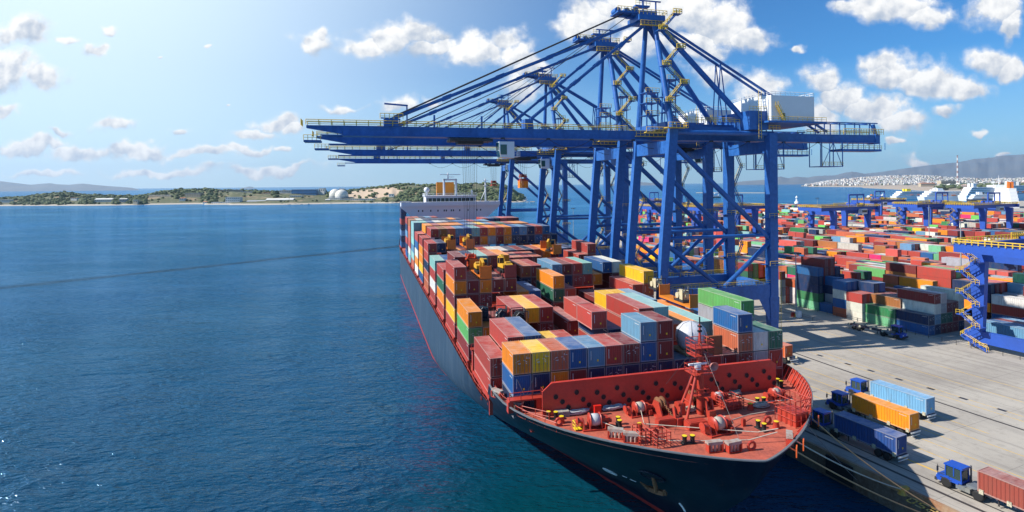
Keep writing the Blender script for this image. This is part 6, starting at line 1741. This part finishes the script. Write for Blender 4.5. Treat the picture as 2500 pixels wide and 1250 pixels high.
for Yy, X, z in hs[290:]:
    w_, d_, h_ = rh.uniform(10,24), rh.uniform(10,16), rh.uniform(9,24); M_ = Matrix.Translation((X,Yy,z)) @ Matrix.Rotation(rh.uniform(-.5,.5), 4, 'Z')
    k = rh.choice((0,0,0,0,1,2,3)); m.box(-w_/2, w_/2, 0, d_, -6, h_, k, M_)
    if rh.random() < .7: m.box(-w_/2+.8, w_/2-.8, -.3, 0, h_*.3, h_*.45, 4, M_); m.box(-w_/2+.8, w_/2-.8, -.3, 0, h_*.65, h_*.8, 4, M_)
tag(m.build('distant_city', HC+[pmat('window_band', (.16,.17,.18), .4, 0, .1, 1)]), 'dense white city rising over the hill across the bay', 'city', kind='stuff')
m = MB()
for k in range(700):
    px = rh.uniform(1975, 2560); Yy = rh.uniform(6100, 7400); X = (px-1250)/F*Yy
    if px < 2250 and rh.random() < .7: continue
    m.blob((X, Yy, city_h(X, Yy)+5), rh.uniform(8, 20), 0, (1.4,1,.7), .3, rh)
for k in range(420):
    px = rh.uniform(2290, 2600); Yy = rh.uniform(2600, 4800); X = (px-1250)/F*Yy; m.blob((X, Yy, 6+(px-2290)*.05+rh.uniform(0,12)), rh.uniform(7, 16), 0, (1.5,1,.7), .3, rh)
tag(m.build('city_trees', FOL), 'dark trees between the houses of the far shore', 'trees', kind='stuff')
m = MB(); P = [at(1962,453,0), at(1975,456,0), at(2100,457,0), at(2110,459,0), at(2260,466,0), at(2620,478,0)]
poly = [(p.x, p.y) for p in P]+[(9000, 6300), (3400, 6300)]
m.prism(poly, -3, 2.0); tag(m.build('far_shore', pmat('shore_tan', (.46,.36,.26), .9, 0, .5, .01, (.3,.25,.2))), kind='structure')
# town blocks on the nearer right shore
k = 0
for i in range(60):
    px = rh.uniform(2290, 2560); Yy = rh.uniform(2700, 4600); X = (px-1250)/F*Yy; o = bpy.data.objects.new('port_building', HM[rh.randrange(8)]); COL.objects.link(o); o.location = (X, Yy, 6+(px-2290)*.07); o.rotation_euler = (0,0,rh.uniform(-.6,.6)); o.scale = (1.3,1,.8)
    tag(o, 'small pale port building among dark trees beyond the white ships', 'building', 'port buildings beyond the ships')
m = MB(); vs = []
for j in range(9):
    Yy = 2500+2600*j/8
    for i in range(21): px = 2270+340*i/20; vs.append(((px-1250)/F*Yy, Yy, (6+(px-2290)*.06)*(1 if j and i else -.3)))
m._add(vs, [(j*21+i, j*21+i+1, (j+1)*21+i+1, (j+1)*21+i) for j in range(8) for i in range(20)], 0, True); tag(m.build('port_hill', pmat('hill_soil', (.33,.27,.2), .9)), kind='structure')
# striped chimney and silo block
p = atd(2338, 452, 4600); r_ = empty('power_station_chimney', (p.x, p.y, 2)); m = MB(); hh = (atd(2338, 379, 4600).z-2)
for i in range(12): z0_ = hh*i/12; r0 = 7.5-3.6*i/12; m.lathe([(r0, z0_), (r0-.3, z0_+hh/12)], 14, i % 2)
m.build('shaft', [pmat('stripe_white', (.6,.6,.6), .7), pmat('stripe_red', (.32,.20,.18), .7)], r_); m = MB(); m.lathe([(4.2,hh-4),(4.6,hh-2),(4.2,hh)], 14); m.build('rim', DKST, r_)
tag(r_, 'very tall thin grey and white banded chimney above the far city', 'chimney')
building(2316, 456, 38, 15, PLB, 'large tan grain silo block on the far waterfront', 'silo block', 4300, 40, SGR, 1)
building(2266, 455, 34, 7, PLB, 'long arched tan warehouse left of the grain silo block', 'warehouse', 4400, 30, RFT, 1, True)
building(2350, 458, 16, 12, PLA, 'white office block right of the grain silo', 'building', 4200, 30, SGR, 4)

# ------------------------------------------------------------------ ships in the far harbour
def ferry(px, py, L, Hh, rz, label, hullm, fun=None, kind='ferry', tiers=3, bridge_at=.75, lifeboat=False):
    p = at(px, py, 0); r_ = empty('passenger_ferry' if kind == 'ferry' else kind.replace(' ', '_'), p, rz)
    m = MB(); B_ = L*.075; P = [(-L/2,-B_),(L*.32,-B_),(L*.44,-B_*.6),(L/2,0),(L*.44,B_*.6),(L*.32,B_),(-L/2,B_)]
    lo = [(x*.97-(2 if x > 0 else 0), y*.9) for x, y in P]; n = len(P); h0 = Hh*.35
    m._add([(x,y,-1) for x,y in lo]+[(x,y,h0) for x,y in P], [(i,(i+1)%n,n+(i+1)%n,n+i) for i in range(n)]); m._add([(x,y,h0) for x,y in P], [tuple(range(n))]); m.build('hull', hullm, r_)
    m = MB(); z = h0
    for k in range(tiers): m.box(-L*.46+k*L*.03, L*.36-k*L*.03, -B_*.9, B_*.9, z, z+Hh*.5/tiers); z += Hh*.5/tiers
    m.box(L*.2, L*.34, -B_, B_, z, z+Hh*.13); m.build('superstructure', WHT, r_)
    m = MB(); z = h0
    for k in range(tiers): m.box(-L*.44+k*L*.03, L*.34-k*L*.03, -B_*.93, -B_*.9, z+Hh*.5/tiers*.4, z+Hh*.5/tiers*.62); m.box(L*.36-k*L*.03, L*.36-k*L*.03+.3, -B_*.8, B_*.8, z+Hh*.5/tiers*.4, z+Hh*.5/tiers*.62); z += Hh*.5/tiers
    m.box(L*.34, L*.345, -B_*.9, B_*.9, z+Hh*.05, z+Hh*.1); m.build('window', GLASS, r_)
    m = MB()
    for sy in (-.4, .4): m.prism([(-L*.3,z),(-L*.22,z),(-L*.23,z+Hh*.25),(-L*.3,z+Hh*.25)], sy*B_-B_*.25, sy*B_+B_*.25, 0, 'y')
    m.build('funnel', fun or WHT, r_)
    m = MB(); m.tube((L*.25,0,z), (L*.25,0,z+Hh*.5), .6, 6, 0, .2); m.box(L*.25-.3, L*.25+.3, -B_*.4, B_*.4, z+Hh*.3, z+Hh*.34); m.build('mast', WHT, r_)
    m = MB()
    for k in range(4): m.tube((-L*.25+k*L*.12,-B_*.96,h0+Hh*.12), (-L*.25+k*L*.12+L*.05,-B_*.96,h0+Hh*.12), Hh*.03, 8)
    m.build('lifeboat', ORG, r_)
    tag(r_, label, kind, 'ships in the far harbour')
ferry(2250, 486, 150, 24, R(2), 'long white ferry with two yellow funnels moored behind the yard gantries', WHT, BYEL)
ferry(2338, 489, 170, 26, R(-3), 'longest white ferry, stretched across behind the far gantries', WHT)
ferry(2400, 489, 130, 36, R(15), 'big white ferry with tall pale mast in front of the chimney side of town', WHT, WHT, 'ferry', 4)
ferry(2420, 494, 90, 20, R(-5), 'ferry with dark blue hull in front of the tall masted white ferry', pmat('hull_navy', (.02,.03,.06), .4), WHT)
ferry(2500, 488, 150, 40, R(10), 'tall white cruise ferry cut by the right edge', WHT, WHT, 'ferry', 5)
ferry(2452, 512, 70, 40, R(70), 'white ship seen end on with an orange lifeboat, nearest of the harbour ships', WHT, ORG, 'cargo ship', 4)
ferry(2142, 487, 60, 12, R(8), 'small red and white tanker at the pier end', pmat('hull_red', (.45,.06,.04), .5), ORG, 'tanker', 2)
ferry(1748, 483, 34, 9, R(5), 'small tugboat out in the bay seen between the crane legs', pmat('hull_black', (.02,.02,.02), .5), ORG, 'tugboat', 2)
ferry(1757, 473, 44, 6, R(0), 'low pale ship crossing the bay behind the crane leg', WHT, WHT, 'cargo ship', 1)
ferry(905, 463.2, 150, 40, R(20), 'tiny dark ship on the horizon above the headland', DKST, DKST, 'cargo ship', 2)
ferry(835, 463.6, 90, 26, R(0), 'tinier ship on the horizon left of the other', DKST, DKST, 'cargo ship', 2)
# pier head light
p = at(1945, 497, 4); r_ = empty('pier_beacon', p); m = MB(); m.lathe([(4,0),(3.6,4),(1.6,5),(1.4,11),(2.6,11.5),(2.6,12.2),(1.2,12.4),(1.2,14.5),(.2,15.5)], 14); m.build('tower', WHT, r_); m = MB(); m.rail([(2.5,0,12.2),(0,2.5,12.2),(-2.5,0,12.2),(0,-2.5,12.2),(2.5,0,12.2)], 1.1, 1.5, .12); m.build('gallery_railing', WHT, r_)
tag(r_, 'small white beacon tower on the end of the pier', 'beacon')
m = MB(); a_, b_ = at(1700, 471, 0), at(1880, 471.5, 0); m.beam(a_+Vector((0,0,1)), b_+Vector((0,0,1)), 8, 3); tag(m.build('breakwater_mole', pmat('rock', (.46,.40,.32))), 'thin low stone breakwater lying far out in the bay', 'breakwater')

# ------------------------------------------------------------------ haze
def haze():
    m = MB(); m.box(-16500, 16500, -390, 17500, -30, 760)
    mt_ = bpy.data.materials.new('haze'); mt_.use_nodes = True; nt = mt_.node_tree; nt.nodes.clear()
    out = nt.nodes.new('ShaderNodeOutputMaterial'); v = nt.nodes.new('ShaderNodeVolumePrincipled')
    v.inputs['Color'].default_value = (.58,.77,1,1); v.inputs['Density'].default_value = HAZE; v.inputs['Anisotropy'].default_value = .3
    nt.links.new(v.outputs[0], out.inputs['Volume'])
    o = m.build('haze', mt_); tag(o, kind='stuff'); o.display_type = 'WIRE'
HAZE = 3.3e-5
if HAZE > 0: haze()
